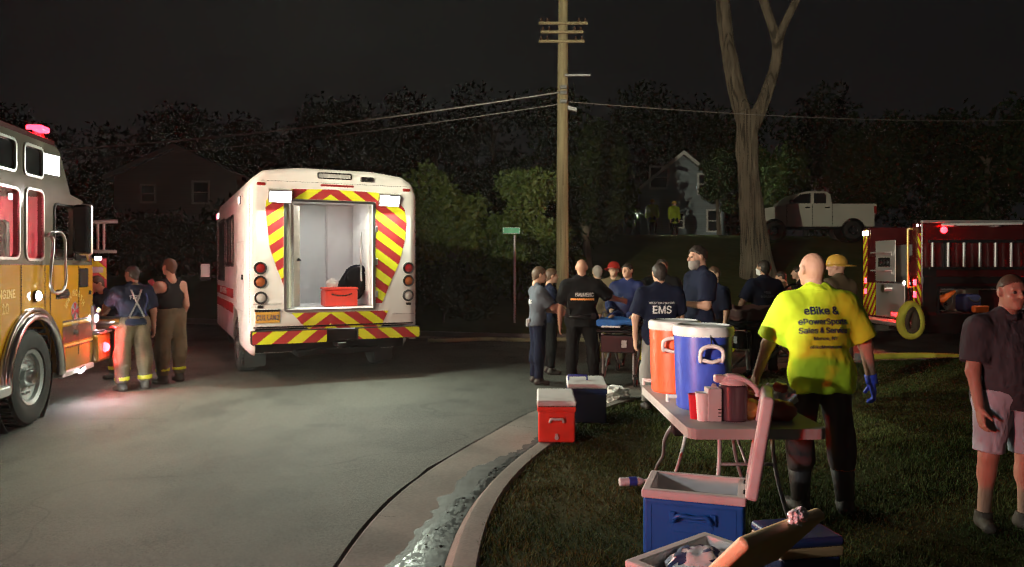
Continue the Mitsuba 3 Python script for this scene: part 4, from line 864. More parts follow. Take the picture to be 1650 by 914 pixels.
# lettering on the side
SX = lambda y, z: FE @ fr(.0012, y, z, 90) @ UPR
part(en, 'lettering', text('ENGINE', .085, FE @ fr(.0012, -.62, 1.40, 90) @ UPR, .002, True, .95), 'gold'); part(en, 'lettering', text('10', .10, FE @ fr(.0012, -.62, 1.245, 90) @ UPR, .002, True, .8), 'gold')
for i, ch in enumerate('WALWORTH'):
    a = math.radians(62 - i * 124 / 7); part(en, 'arc_letter', text(ch, .072, FE @ fr(.0012, 1.16 - .27 * math.sin(a), 1.12 + .245 * math.cos(a), 90) @ UPR @ fr(rz=math.degrees(a) * .7), .002, True, .9), 'gold')
part(en, 'crest', [lathe([(.001, .004), (.105, .004), (.115, .002), (.115, 0), (.001, 0)], 28, fr(0, 1.16, 1.17, ry=90)), prism(Polygon([(1.05, 1.08), (1.16, 1.02), (1.27, 1.08), (1.25, 1.0), (1.16, .955), (1.07, 1.0)]), .004, 'x')], 'steel', 30, FE)
for i in range(4):
    a = i * PI / 2; part(en, 'crest_arm', prism(Polygon([(1.16, 1.17), (1.16 + .11 * math.cos(a + .4), 1.17 + .11 * math.sin(a + .4)), (1.16 + .11 * math.cos(a - .4), 1.17 + .11 * math.sin(a - .4))]), .006, 'x'), 'reflred', False, FE)
# roof light bar and visor lamps
rl = part(en, 'roof_light_bar', rbox(XW + .1, -.1, .25, .60, 3.13, 3.26, .04, 1), 'black', 30, FE)
part(rl, 'side_rail', bx(-.09, -.02, -1.6, .62, 3.12, 3.19, .01), 'engred', False, FE); part(rl, 'red_dome', rbox(-.22, -.04, .34, .56, 3.262, 3.33, .025, 1), 'redlens', True, FE, emit=RED * 650, weight=2.0)
part(rl, 'amber_dome', rbox(-.7, -.38, .3, .56, 3.262, 3.34, .03, 1), 'amberlens', True, FE)
lamp_dome(en, FE @ fr(-.15, 1.3, 2.60, 90), .06, .3, AMBER, 'cab_lamp', .2)
# lamps
RS = lambda y, z, tilt=0, yaw=0, x=.03: FE @ fr(x, y, z, 90 + yaw, 0) @ fr(rx=tilt)
lamp_box(en, RS(.40, 2.885, 0, -12), .30, .22, .06, 70.0, GREENW, 'scene_light', 5.0, 'steel')
lamp_dome(en, RS(.06, 1.40), .055, 5.0, np.array([1, .85, .4]), 'side_marker', .5)
# front bumper, with the red lamp and the ground light
part(en, 'bumper', [rbox(XW, .06, 1.76, 2.30, .44, .82, .05, 1)], 'engyellow', 30, FE); part(en, 'bumper_trim', bx(-.35, .075, 1.80, 2.28, .82, .85, .006), 'chrome', False, FE)
lamp_dome(en, FE @ fr(.065, 2.03, .63, 90), .065, 11.0, RED, 'corner_flasher', 2.5, 'chrome', .9)
lamp_dome(en, RS(1.30, .42, 40), .05, 36.0, WHITE, 'ground_light', 1.2)
k = part(en, 'headlamp_bezel', rbox(-.42, .02, 1.70, 1.86, .86, 1.22, .04, 1), 'chrome', 30, FE)
for z in (.96, 1.12): part(k, 'headlamp', lathe([(.001, .02), (.05, .015), (.062, 0), (.062, -.02), (.001, -.02)], 20, fr(-.10, 1.87, z, rx=-90)), 'clearlens', 30, FE)
lamp_dome(en, FE @ fr(.03, 1.80, 1.04, 90), .05, 4.0, np.array([1, .9, .7]), 'corner_lamp', .5, 'chrome')
part(en, 'pump_intake', [cyl((-.5, 2.2, .95), (.15, 2.2, .95), .09, 20), cyl((.15, 2.2, .95), (.22, 2.2, .95), .115, 16)], 'chrome', 30, FE)
# the body behind the cab, outside the frame, with its scene light and warning lamps
part(en, 'body', sub(bx(XW, 0, -7.7, -1.72, .55, 2.75, .02), [cyl((-.8, -5.2, .52), (.3, -5.2, .52), .66, 36), cyl((XW - .3, -5.2, .52), (XW + .8, -5.2, .52), .66, 36)]), 'engyellow', 20, FE)
for a, b in ((-3.1, -2.0), (-4.4, -3.3), (-7.4, -6.1)):
    k = part(en, 'roll_door', bx(-.01, .012, a, b, .75, 2.2, .004), 'alu', False, FE); part(k, 'slats', [bx(.012, .016, a + .02, b - .02, .78 + i * .1, .86 + i * .1) for i in range(14)], 'alu', False, FE)
part(en, 'body_stripe', bx(.0, .004, -7.68, -1.74, 2.3, 2.48), 'reflred', False, FE)
wheel(en, FE @ fr(.0, -5.2, .52), .52, .36, .30, lugs=10); part(en, 'rear_step', bx(XW, 0, -8.1, -7.72, .45, .55, .01), 'alu', False, FE); part(en, 'frame', bx(XW + .5, -.5, -7.6, 1.7, .42, .55), 'black', False, FE)
wheel(en, FE @ fr(XW, -5.2, .52, 180), .52, .36, .30, lugs=10); wheel(en, FE @ fr(XW, 0, .52, 180), .52, .36, .30, lugs=10)
lamp_box(en, RS(-7.40, 1.80, 2, 10), .26, .17, .06, 40.0, np.array([.90, .96, 1.0]), 'scene_light', 6.0, 'steel')
sp0 = (FE @ np.array([.10, -7.40, 1.80, 1]))[:3]
scene['side_beam'] = {'type': 'spot', 'to_world': T4().look_at(origin=list(sp0), target=list(sp0 + np.array([math.cos(math.radians(47.2)), math.sin(math.radians(47.2)), -.015]) * 5), up=[0, 0, 1]), 'intensity': rgb(np.array([.95, 1.0, .80]) * 170), 'cutoff_angle': 12.2, 'beam_width': 11.2, 'sampling_weight': 5.0}
lamp_box(en, RS(-7.12, 1.05, 0, 6), .20, .14, .05, 9.0, np.array([1.0, .48, .05]), 'amber_flasher', 2.5, 'chrome')
mt = part(en, 'light_mast', [cyl((-.5, -6.4, 2.7), (-.5, -6.4, 4.45), .04, 12)], 'steel', True, FE)
mp = (FE @ np.array([-.5, -6.4, 4.6, 1]))[:3]; az, el = math.radians(64), math.radians(8); md = np.array([math.cos(az) * math.cos(el), math.sin(az) * math.cos(el), math.sin(el)])
lamp_box(mt, fr(*mp, 64 + 90) @ fr(rx=-8), .34, .22, .10, 6.0, GREENW, 'mast_lamp', .6, 'steel')
scene['mast_beam'] = {'type': 'spot', 'to_world': T4().look_at(origin=list(mp + md * .03), target=list(mp + md * 5), up=[0, 0, 1]), 'intensity': rgb(np.array([1.0, .96, .70]) * 850), 'cutoff_angle': 27.0, 'beam_width': 14.0, 'sampling_weight': 5.0}
lamp_box(en, RS(-7.50, .80, 0, 6), .24, .16, .05, 64.0, RED, 'rear_flasher', 5.0, 'chrome')

# ---------------------------------------------------------------- the rear of another truck parked ahead of the engine
tk = thing('rescue_truck', 'rear corner of a chevron striped truck with ladder rack, beyond the yellow engine', 'truck')
DT = 12.6; FT = fr(px(172, DT), DT, 0, 30)          # its right rear corner; the side turns away from the camera
part(tk, 'body', bx(-2.3, 0, .02, 3.6, .55, 1.88, .02), 'engdark', False, FT)
k = part(tk, 'chevron_panel', bx(-.26, .0, .0, .018, .95, 1.86), 'reflred', False, FT)
for i in range(4):
    z = .78 + i * .36; g = sbox(-.255, .955, -.005, 1.855).intersection(Polygon([(-.3, z + .30), (0, z), (0, z + .19), (-.3, z + .49)]))
    if g.area > .002: part(k, 'stripe', prism(g, .004, 'y', -.0045), 'reflyel', False, FT)
part(k, 'small_sign', bx(-.24, -.05, -.012, -.005, 1.62, 1.72), 'paper', False, FT)
rk = part(tk, 'ladder_rack', [tube([(-.35, .1, 1.98), (.15, .1, 1.98)], .03), tube([(-.35, .1, 2.46), (.17, .1, 2.50)], .035)], 'alu', True, FT)
for x in (-.22, -.13, -.04): part(rk, 'tube', cyl((x, .1, 1.99), (x, .1, 2.46), .022, 10), 'alu', True, FT)
bk = part(tk, 'beacon', tube([(-.20, .0, 1.02), (-.20, -.16, 1.04)], .012, 6), 'steel', True, FT); bs = trimesh.creation.icosphere(subdivisions=2, radius=.04); bs.apply_translation((-.20, -.18, 1.04)); part(bk, 'lens', bs, 'lens', True, FT, emit=np.array([1, .9, .75]) * 900, weight=.8)
part(tk, 'tail_board', bx(-2.3, .02, -.3, .02, .50, .58, .01), 'alu', False, FT); part(tk, 'chassis', bx(-1.9, -.4, .2, 3.4, .3, .55), 'black', False, FT)
lamp_box(tk, FT @ fr(-.13, -.02, 1.86, 20), .10, .06, .03, 8.0, np.array([1, .2, .25]), 'rear_lamp', .4)
for x in (-2.2, 0): wheel(tk, FT @ fr(x, 2.4, .48, 180 if x < 0 else 0), .48, .30, .27)
# ---------------------------------------------------------------- the red fire truck at the right, seen from its rear corner
rt = thing('fire_truck', 'dark red fire truck with a side ladder and chevron tail parked at right', 'fire truck')
FR = fr(px(1485, 15), 15, 0, 0)                     # local: x along the truck (rear at 0), y across, near side at y=0
RL, RW = 8.6, 2.5
zr = lambda v, d=15.0: CAM_Z - (v - HY) / FPX * d
comp = bx(.35, 1.70, -.2, .9, .78, 1.28)
part(rt, 'body', sub(bx(.0, RL, 0, RW, .55, 2.62, .02), [comp, bx(-.2, 5.2, .35, RW - .35, 1.95, 3.0), bx(-.1, .55, .55, 1.9, .9, 2.7), cyl((3.6, -.3, .52), (3.6, .8, .52), .66, 32), cyl((3.6, RW - .8, .52), (3.6, RW + .3, .52), .66, 32)]), 'engred', 20, FR)
part(rt, 'compartment_frame', prism(ring(sbox(.35, .78, 1.70, 1.28), .05), .03, 'y', -.028), 'black', False, FR)
part(rt, 'side_skirt', [bx(.02, 2.9, -.012, .0, .55, .74), bx(.02, .29, -.012, 0, .80, 1.70), bx(1.78, 2.9, -.012, 0, .80, 1.35), bx(.02, 5.0, -.03, 0, 1.38, 1.52, .006)], 'black', False, FR)
part(rt, 'roll_door', [bx(1.85, 2.75, -.02, -.013, .85 + i * .06, .90 + i * .06) for i in range(8)], 'alu', False, FR)
# hose bed wall rail, pike pole
part(rt, 'rail', [bx(.0, 5.2, -.02, .06, 2.60, 2.66, .008)], 'galv', False, FR)
pp = part(rt, 'pike_pole', cyl((.35, -.10, 2.56), (1.95, -.10, 2.585), .028, 10), 'panelwhite', True, FR); part(pp, 'tip', tube([(1.95, -.1, 2.585), (2.06, -.1, 2.585), (2.02, -.1, 2.54)], .018, 6), 'steel', True, FR)
for x in (.6, 1.5): part(pp, 'bracket', bx(x - .02, x + .02, -.13, -.0, 2.52, 2.56), 'steel', False, FR)
# ladder hung on the side: black rails, pale rungs
ld = part(rt, 'ladder', [bx(.08, 4.2, -.13, -.08, 1.66, 1.72, .006), bx(.08, 4.2, -.13, -.08, 2.20, 2.26, .006)], 'black', False, FR)
for i in range(13): part(ld, 'rung', cyl((.16 + i * .315, -.105, 1.715), (.16 + i * .315, -.105, 2.205), .030, 10), 'alu', True, FR)
for x in (.4, 2.6): part(ld, 'bracket', bx(x, x + .05, -.08, -.0, 1.7, 2.25), 'black', False, FR)
# rear: chevron posts, pump steps, rails, tail lamps
def rearsheet(y0, y1, z0, z1, up, nm):
    k = part(rt, nm, bx(-.008, -.002, y0, y1, z0, z1), 'reflred', False, FR); P = sbox(y0, z0, y1, z1)
    for i in range(-4, 14):
        a = z0 + i * .24; g = P.intersection(Polygon([(y0, a), (y1, a + up * (y1 - y0)), (y1, a + .12 + up * (y1 - y0)), (y0, a + .12)]))
        if g.area > 1e-3: part(k, 'stripe', prism(g, .003, 'x', -.0115), 'reflyel', False, FR)
rearsheet(0.0, .30, .62, 1.36, 1.3, 'chevron_panel'); rearsheet(RW - .62, RW - .02, .62, 1.36, -1.3, 'chevron_panel'); rearsheet(RW - .22, RW - .02, 1.38, 2.58, -1.3, 'chevron_post'); rearsheet(.02, .12, 1.38, 2.4, 1.3, 'chevron_post')
part(rt, 'rear_wall', [bx(.30, .54, .36, RW - .36, 1.5, 2.2, .01), bx(.40, .54, .56, 1.88, .9, 1.5)], 'galv', False, FR)
part(rt, 'rear_panel', [bx(-.02, .0, 1.0, RW - .64, 1.4, 2.30, .006), bx(-.012, .0, .62, RW - .64, .62, 1.36, .006)], 'alu', False, FR)
for z in (1.62, 2.02): part(rt, 'folding_step', [bx(-.18, -.03, 1.1, 1.78, z, z + .03, .006), bx(-.05, -.03, 1.1, 1.78, z - .06, z)], 'alu', False, FR)
for y in (.35,): part(rt, 'grab_rail', [cyl((-.09, y, 1.3), (-.09, y, 2.5), .025, 10), tube([(-.09, y, 2.5), (.02, y, 2.5)], .025), tube([(-.09, y, 1.3), (.02, y, 1.3)], .025)], 'gold', True, FR)
gp_ = part(rt, 'gauge_plate', bx(-.03, -.02, 1.2, 1.72, 1.72, 1.92, .004), 'black', False, FR); part(gp_, 'gauges', [lathe([(.001, .01), (.05, .008), (.055, 0), (.001, 0)], 16, fr(-.032, y, 1.82, ry=-90)) for y in (1.32, 1.46, 1.60)], 'chrome', 30, FR)
part(rt, 'valve', [cyl((-.16, 1.2, 1.25), (.0, 1.2, 1.25), .07, 16), cyl((-.19, 1.2, 1.25), (-.16, 1.2, 1.25), .09, 16)], 'chrome', 30, FR)
part(rt, 'tail_board', bx(-.42, .02, .05, RW - .05, .50, .58, .01), 'alu', False, FR); part(rt, 'chassis', bx(.3, 8.2, .6, 1.9, .32, .55), 'black', False, FR)
RB = lambda y, z: FR @ fr(-.02, y, z, -90)
for y in (.22, RW - .16):
    for z in (1.40, 1.15): lamp_box(rt, RB(y, z), .13, .12, .03, 7.0, RED, 'tail_lamp', .35)
lamp_box(rt, RB(1.02, .70), .30, .08, .03, 2.6, RED, 'step_lamp', .35)
lamp_dome(rt, RB(RW - .08, 2.50), .055, 9.0, np.array([1, .92, .75]), 'corner_lamp', .4); lamp_dome(rt, RB(RW - .24, 2.50), .062, 11.0, AMBER, 'corner_lamp', .4)
lamp_dome(rt, RB(.62, 1.38), .045, 4.0, WARM, 'work_lamp', .4); lamp_dome(rt, RB(.12, 2.56), .03, .6, np.array([1, .45, .5]), 'corner_lamp', .2)
lamp_dome(rt, FR @ fr(.42, -.05, 2.46), .07, 6.0, RED, 'side_flasher', 1.0)
for x in (2.2, 2.45): lamp_dome(rt, FR @ fr(x, -.03, 1.78), .03, .5, RED, 'side_marker', .15)
cl = part(rt, 'compartment_light', bx(.4, 1.65, .05, .1, 1.255, 1.275), 'alu', False, FR); part(cl, 'lens', sheet((.42, .055, 1.253), (.42, .095, 1.253), (1.63, .095, 1.253), (1.63, .055, 1.253)), 'lens', False, FR, emit=WARM * 7, weight=.5)
part(rt, 'compartment_back', bx(.36, 1.69, .86, .89, .79, 1.27), 'beige', False, FR)
wheel(rt, FR @ fr(3.6, 0, .52, -90), .52, .36, .30); wheel(rt, FR @ fr(3.6, RW, .52, 90), .52, .36, .30); wheel(rt, FR @ fr(7.6, 0, .52, -90), .52, .36, .30)
# things in the open compartment
def cone(F, label):
    k = thing('traffic_cone', label, 'cone', None); part(k, 'body', lathe([(.14, .0), (.15, .03), (.10, .03), (.03, .45), (.02, .45), (.001, .45)], 20), 'coneorange', 30, F); part(k, 'base', bx(-.17, .17, -.17, .17, -.02, .0, .01), 'black', False, F)
cone(FR @ fr(.50, .35, .98, 0, ry=58), 'orange traffic cone lying at the left of the open truck compartment')
fk_ = thing('fan', 'round silver blower fan in the open compartment of the red truck', 'fan')
part(fk_, 'shroud', lathe([(.19, -.1), (.21, -.1), (.215, .0), (.21, .1), (.19, .1), (.185, 0), (.19, -.1)], 32, fr(.70, .55, 1.01, rx=90)), 'steel', 30, FR); part(fk_, 'motor', cyl((.70, .5, 1.01), (.70, .62, 1.01), .06), 'black', 30, FR)
for i in range(6):
    bl_ = bx(-.03, .03, -.006, .006, .05, .18); bl_.apply_transform(fr(.70, .55, 1.01, ry=0) @ fr(0, 0, 0, ry=i * 60) @ fr(rz=25)); part(fk_, 'blade', bl_, 'black', False, FR)
part(fk_, 'guard', [tube([(.70 + r * math.cos(a), .44, 1.01 + r * math.sin(a)) for a in np.linspace(0, 2 * PI, 24)], .005, 5) for r in (.06, .10, .14, .18)], 'galv', True, FR)
b = thing('blue_bag', 'blue equipment bag stacked in the compartment of the red truck', 'bag'); part(b, 'body', rbox(1.0, 1.36, .2, .6, .79, 1.16, .08, 1), 'royal', 30, FR); part(b, 'strap', tube(curve([(1.05, .19, 1.1), (1.18, .14, 1.0), (1.31, .19, 1.1)], 9), .014, 6), 'black', True, FR)
solo('orange_case', rbox(1.10, 1.40, .04, .18, .79, .93, .03, 1), 'coneorange', 'small orange case before the blue bag in the truck compartment', 'case', 30, FR)

# the large yellow hose: a loop hanging at the tail, and the line along the grass
hs = thing('supply_hose', 'thick yellow supply hose lying along the edge of the grass at right', 'hose')
pts = [(6.3, 13.6), (7.1, 13.75), (7.8, 13.75), (8.4, 13.5), (8.75, 12.9), (8.8, 12.1), (8.6, 11.3), (8.3, 10.6), (8.6, 9.7)]
zz = lambda x, y: float(GZ + .075) if contains_xy(lawn_poly, x, y) else .075
cv = curve([(x, y, zz(x, y)) for x, y in pts], 60); part(hs, 'hose', tube(cv, .055, 12), 'hose', True); part(hs, 'coupling', cyl(cv[0] - [.02, 0, 0], cv[0] + [.16, .0, 0], .075, 16), 'alu', 30)
hp = thing('hose_roll', 'yellow green folded hose loop hanging from the tail of the red truck', 'hose')
a = np.linspace(0, 2 * PI, 40)
for r_, nm in ((1.0, 'outer_loop'), (.55, 'inner_loop')):
    part(hp, nm, tube([(px(1468, 14.6) + .19 * r_ * math.cos(t), 14.62 + .03 * math.sin(2 * t), zr(516, 14.6) + .30 * (r_ ** .5) * math.sin(t)) for t in a], .085, 12, False), 'hose' if r_ == 1 else 'turnoutd', True)
part(hp, 'strap', tube([(px(1468, 14.6), 14.62, zr(516, 14.6) + .30), (px(1470, 14.8), 14.9, 1.30)], .015, 6), 'black', True)
h2 = thing('supply_hose', 'pale hose line lying on the street in front of the far kerb', 'hose'); part(h2, 'hose', tube(curve([(px(u, d), d, .05) for u, d in ((690, 16.9), (740, 17.0), (790, 17.25), (835, 17.0), (905, 17.1), (990, 16.8), (1100, 16.3), (1180, 15.4), (1250, 14.6))], 50), .045, 10), 'hosepale', True)

# ---------------------------------------------------------------- white pickup on the hill
pk_ = thing('pickup_truck', 'white crew cab pickup parked on the hillside at right', 'pickup')
DP = 37.0; sP = DP / FPX; zb = CAM_Z - (388 - HY) * sP; FP = fr(px(1413, DP), DP, zb - .0, 0); X = lambda u: (u - 1413) * sP; Z = lambda v: (388 - v) * sP
prof = Polygon([(X(1221), Z(372)), (X(1221), Z(345)), (X(1226), Z(337)), (X(1266), Z(330)), (X(1269), Z(326)), (X(1287), Z(312)), (X(1300), Z(308.5)), (X(1330), Z(308.5)), (X(1338), Z(313)), (X(1340.5), Z(328.5)), (X(1412.5), Z(328.5)), (X(1411), Z(345)), (X(1409), Z(346)), (X(1409), Z(365)), (X(1240), Z(365))])
ax1, ax2 = (X(1248), Z(372)), (X(1375), Z(371)); arches = [Point(*a).buffer(r) for a, r in ((ax1, .60), (ax2, .60))]
bodyp = prof
for a in arches: bodyp = bodyp.difference(a)
win1 = Polygon([(X(1271), Z(328)), (X(1290), Z(313)), (X(1307), Z(311)), (X(1307), Z(328))]); win2 = Polygon([(X(1311.5), Z(328)), (X(1311.5), Z(311)), (X(1329), Z(311)), (X(1332), Z(314)), (X(1332), Z(328))])
bm = sub(prism(bodyp, 1.95, 'y'), [prism(win1, 3, 'y', -.5), prism(win2, 3, 'y', -.5), bx(X(1344), X(1409), .12, 1.83, Z(355), Z(320)), bx(X(1292), X(1338), .08, 1.87, Z(356), Z(311))])
part(pk_, 'body', bm, 'truckwhite', 20, FP)
for w, nm in ((win1, 'front_window'), (win2, 'rear_window')): part(pk_, nm, prism(w.buffer(-.01), .02, 'y', .05), 'darkglass', False, FP)
part(pk_, 'windscreen', hull([(X(1268.5) - .02, y, Z(328)) for y in (.12, 1.83)] + [(X(1287) - .02, y, Z(313)) for y in (.2, 1.75)] + [(X(1269), y, Z(328)) for y in (.12, 1.83)]), 'darkglass', False, FP)
for x in (1341, 1309.5, 1268): part(pk_, 'door_seam', bx(X(x) - .012, X(x) + .012, -.004, .002, Z(364), Z(329)), 'black', False, FP)
for x in (1301, 1333): part(pk_, 'door_handle', bx(X(x) - .12, X(x) + .12, -.03, .0, Z(335.5), Z(333.5), .01), 'black', False, FP)
for a in (ax1, ax2):
    wheel(pk_, FP @ fr(a[0], .02, a[1], -90), .46, .28, .24, rim='black'); wheel(pk_, FP @ fr(a[0], 1.93, a[1], 90), .46, .28, .24, rim='black')
    part(pk_, 'wheel_well', prism(Point(*a).buffer(.6).difference(Point(*a).buffer(.585)), .8, 'y', .02), 'black', False, FP)
part(pk_, 'underbody', bx(X(1240), X(1400), .3, 1.65, Z(368), Z(364)), 'black', False, FP); part(pk_, 'step_bar', bx(X(1268), X(1352), -.05, .06, Z(369), Z(367), .01), 'black', False, FP)
part(pk_, 'rear_bumper', bx(X(1409), X(1415), .1, 1.85, Z(365), Z(358), .02), 'chrome', False, FP); part(pk_, 'front_bumper', bx(X(1217), X(1223), .05, 1.9, Z(368), Z(356), .03), 'chrome', False, FP)
part(pk_, 'tail_lamp', bx(X(1408), X(1412.8), -.004, .25, Z(344), Z(332), .01), 'redlens', False, FP); part(pk_, 'headlamp', bx(X(1220) - .01, X(1227), -.004, .3, Z(346), Z(340), .01), 'clearlens', False, FP)
part(pk_, 'mirror', rbox(X(1271), X(1275), -.25, -.02, Z(329), Z(322), .04, 1), 'black', 30, FP)
part(pk_, 'fender_reflector', bx(X(1381), X(1384), -.008, .0, Z(338), Z(336)), 'clearlens', False, FP)

# ---------------------------------------------------------------- wooden pole with crossarms and wires, street sign
pl = thing('utility_pole', 'tall wooden utility pole with crossarms rising behind the crowd', 'utility pole'); DPo = 20.0
xp = px(907, DPo); z0 = float(hz(xp, DPo)); c = np.array([[xp, DPo, z0 - .3], [xp - .01, DPo, 4], [xp + .0, DPo, 7], [xp + .02, DPo, 10.5]])
part(pl, 'shaft', tube(curve(c, 24), np.linspace(.175, .125, 24), 16), 'pole', True)
zv = lambda v: CAM_Z - (v - HY) / FPX * DPo
for v, l, r in ((41, 868, 947), (55, 871, 940), (70, 868, 942)):
    y = DPo - .17; k = part(pl, 'crossarm', bx(px(l, y), px(r, y), y - .04, y + .03, zv(v) - .035, zv(v) + .035, .008), 'pole', False)
    for u in (l + 4, l + 14, r - 14, r - 4): part(k, 'insulator', lathe([(.001, .03), (.02, .035), (.045, .06), (.03, .10), (.035, .13), (.001, .15)], 12, fr(px(u, y), y, zv(v))), 'engdark', 30)
part(pl, 'crossarm', bx(px(909, DPo), px(950, DPo), DPo - .2, DPo - .15, zv(124) - .03, zv(124) + .03, .006), 'galv', False)
part(pl, 'lamp_arm', [hull([q + np.array([0, dy, dz]) for q in (at(915, 174, 19.7), at(929, 178, 19.7)) for dy in (-.06, .06) for dz in (-.04, .05)])], 'galv', False)
part(pl, 'brackets', [bx(xp - .10, xp + .10, DPo - .22, DPo - .15, zv(v) - .05, zv(v) + .05, .01) for v in (143, 152, 166)], 'steel', False)
part(pl, 'guard_strip', bx(xp - .03, xp + .03, DPo - .185, DPo - .16, z0, zv(300)), 'pole', False)
def wire(label, p0, p1, sag, r):
    t = np.linspace(0, 1, 30)[:, None]; P = np.array(p0) * (1 - t) + np.array(p1) * t; P[:, 2] -= sag * 4 * (t * (1 - t))[:, 0]; solo('overhead_wire', tube(P, r, 6), 'wire', label, 'wire', True)
wire('upper thick overhead wire running left from the pole', at(900, 149, 19.9), at(-60, 250, 22.5), .25, .022)
wire('lower thin overhead wire running left from the pole', at(900, 168, 19.9), at(-60, 268, 22.8), .25, .011)
wire('thin overhead wire running right from the pole behind the big tree', at(914, 164, 20), at(1720, 192, 31), .25, .012)
sg_ = thing('street_sign', 'small green street name sign on a thin post among the trees', 'sign'); DS = 19.0; xs_ = px(829, DS)
part(sg_, 'post', cyl((xs_, DS, float(hz(xs_, DS)) - .2), (xs_, DS, CAM_Z + (HY - 379) / FPX * DS), .028, 10), 'galv', True)
z1, z2 = CAM_Z + (HY - 377) / FPX * DS, CAM_Z + (HY - 366.5) / FPX * DS; part(sg_, 'blade', bx(px(810, DS), px(838, DS), DS - .045, DS - .035, z1, z2, .003), 'greensign', False)
part(sg_, 'border', prism(ring(sbox(px(811, DS), z1 + .012, px(837, DS), z2 - .012), .006), .002, 'y', DS - .0475), 'whiteink', False)
# work light and its stand by the grey house
wl = thing('work_light', 'small white work light on a stand in the dark yard of the grey house', 'light'); q = at(1021, 349, 38.5); zg = float(hz(q[0], q[1]))
part(wl, 'stand', [cyl((q[0], q[1], zg), q, .025)] + [cyl((q[0] + .35 * math.cos(a), q[1] + .35 * math.sin(a), zg), (q[0], q[1], zg + .5), .015) for a in (0, 2.1, 4.2)], 'black', True)
lamp_box(wl, fr(q[0], q[1], q[2], 147, 0) @ fr(rx=-12), .34, .22, .08, 620.0, np.array([.86, .97, 1.0]), 'lamp_head', 1.6)
lamp_dome(wl, fr(q[0], q[1] + .02, q[2] + .16, 180), .06, 6.0, np.array([.9, 1, 1]), 'back_lamp', .6)
# ---------------------------------------------------------------- folding table and what stands on it
TX0, TX1, TY0, TY1, TZ = 1.0, 1.80, 4.22, 5.80, .80
tb = thing('folding_table', 'pale plastic folding table standing on the lawn', 'table')
tp_ = rrect(TX0, TX1, TY0, TY1, .07)
ttop = prism(tp_, .03, 'z', TZ - .03); part(tb, 'tabletop', [ttop, prism(tp_.difference(tp_.buffer(-.025)), .03, 'z', TZ - .06)], 'ptable', 20)
for y, dy, nm in ((4.62, -.02, 'front_leg'), (5.45, .02, 'back_leg')):
    for x, sx in ((1.28, -1), (1.62, 1)):
        bend = .11 * sx
        part(tb, nm, tube(curve([(x, y, TZ - .05), (x, y + dy, .52), (x + bend * .15, y + dy * 2, .40), (x + bend, y + dy * 3, GZ + .02)], 16), .014, 8), 'steel' if 0 else 'galv', True)
    part(tb, 'cross_bar', tube([(1.28, y + dy, .50), (1.62, y + dy, .50)], .011, 8), 'galv', True); part(tb, 'brace', tube([(1.45, y + dy, .50), (1.45, 5.03, TZ - .05)], .010, 8), 'galv', True)
part(tb, 'hinge_rail', [bx(1.12, 1.14, 4.4, 5.6, TZ - .07, TZ - .035), bx(1.66, 1.68, 4.4, 5.6, TZ - .07, TZ - .035)], 'galv', False)
part(tb, 'edge_leg', tube(curve([(1.05, 4.75, TZ - .07), (1.02, 4.9, .62), (1.08, 5.3, .40), (1.13, 5.75, .20), (1.16, 6.0, GZ + .02)], 20), .013, 8), 'galv', True); part(tb, 'edge_foot', bx(1.02, 1.09, 4.7, 4.8, TZ - .15, TZ - .04, .01), 'black', False)
def barrel(label, x, y, m, rz, H=.50, R=.185):
    F = fr(x, y, TZ, rz); k = thing('drink_barrel', label, 'drink cooler')
    part(k, 'body', lathe([(.001, .0), (R * .86, .0), (R * .92, .012), (R * .955, H * .3), (R, H * .86), (R, H * .89), (.001, H * .89)], 56), m, 30, F)
    l = part(k, 'lid', lathe([(.001, H * .885), (R * 1.035, H * .885), (R * 1.05, H * .90), (R * 1.05, H * .965), (R * 1.02, H), (R * .9, H * 1.015), (R * .82, H * .995), (.001, H * .99)], 56), 'whiteplast', 30, F)
    for sg in (-1, 1):
        hk = part(k, 'handle', tube(curve([(sg * (R + .005), -.066, H * .60), (sg * (R + .03), -.068, H * .62), (sg * (R + .045), -.064, H * .745), (sg * (R + .045), -.035, H * .78), (sg * (R + .045), .035, H * .78), (sg * (R + .045), .064, H * .745), (sg * (R + .03), .068, H * .62), (sg * (R + .005), .066, H * .60)], 40), .0135, 8), 'pinkplast', True, F)
        part(hk, 'lower_bar', tube([(sg * (R + .03), -.064, H * .63), (sg * (R + .036), 0, H * .60), (sg * (R + .03), .064, H * .63)], .013, 8), 'pinkplast', True, F)
        part(hk, 'lug', [bx(min(sg * R * .9, sg * (R + .03)), max(sg * R * .9, sg * (R + .03)), y0 - .018, y0 + .018, H * .575, H * .66, .006) for y0 in (-.066, .066)], m, False, F)
        part(k, 'lid_strap', tube([(sg * (R + .004), 0, H * .92), (sg * (R + .02), .004, H * .83), (sg * (R + .035), .0, H * .77)], .005, 6), 'black', True, F)
    sp_ = part(k, 'tap', [cyl((0, -R * .9, .07), (0, -R - .05, .07), .014, 12), cyl((0, -R - .045, .085), (0, -R - .045, .035), .012, 12)], 'whiteplast', 30, F)
    a0 = math.radians(-150); lab = lathe([(R * .972 + .002, H * .40), (R * .985 + .002, H * .58)], 140); v = lab.vertices; th = np.arctan2(v[:, 1], v[:, 0]); kf = (np.abs(((th[lab.faces].mean(1) - a0) + PI) % (2 * PI) - PI) < .12)
    lab.update_faces(kf); part(k, 'sticker', lab, 'foam', False, F)
    for i, z in enumerate((.42, .30, .22)): 
        a = math.radians(188); part(k, 'gauge_mark', bx(-.004, .004, -.012, .012, -.004, .004), 'foam', False, F @ fr((R * .98 + .002) * math.cos(a), (R * .98 + .002) * math.sin(a), H * z, math.degrees(a)))
    return k
barrel('orange red drink barrel with white lid at the far left corner of the table', px(1087, 5.52), 5.52, 'orangeplast', -105, .52, .183)
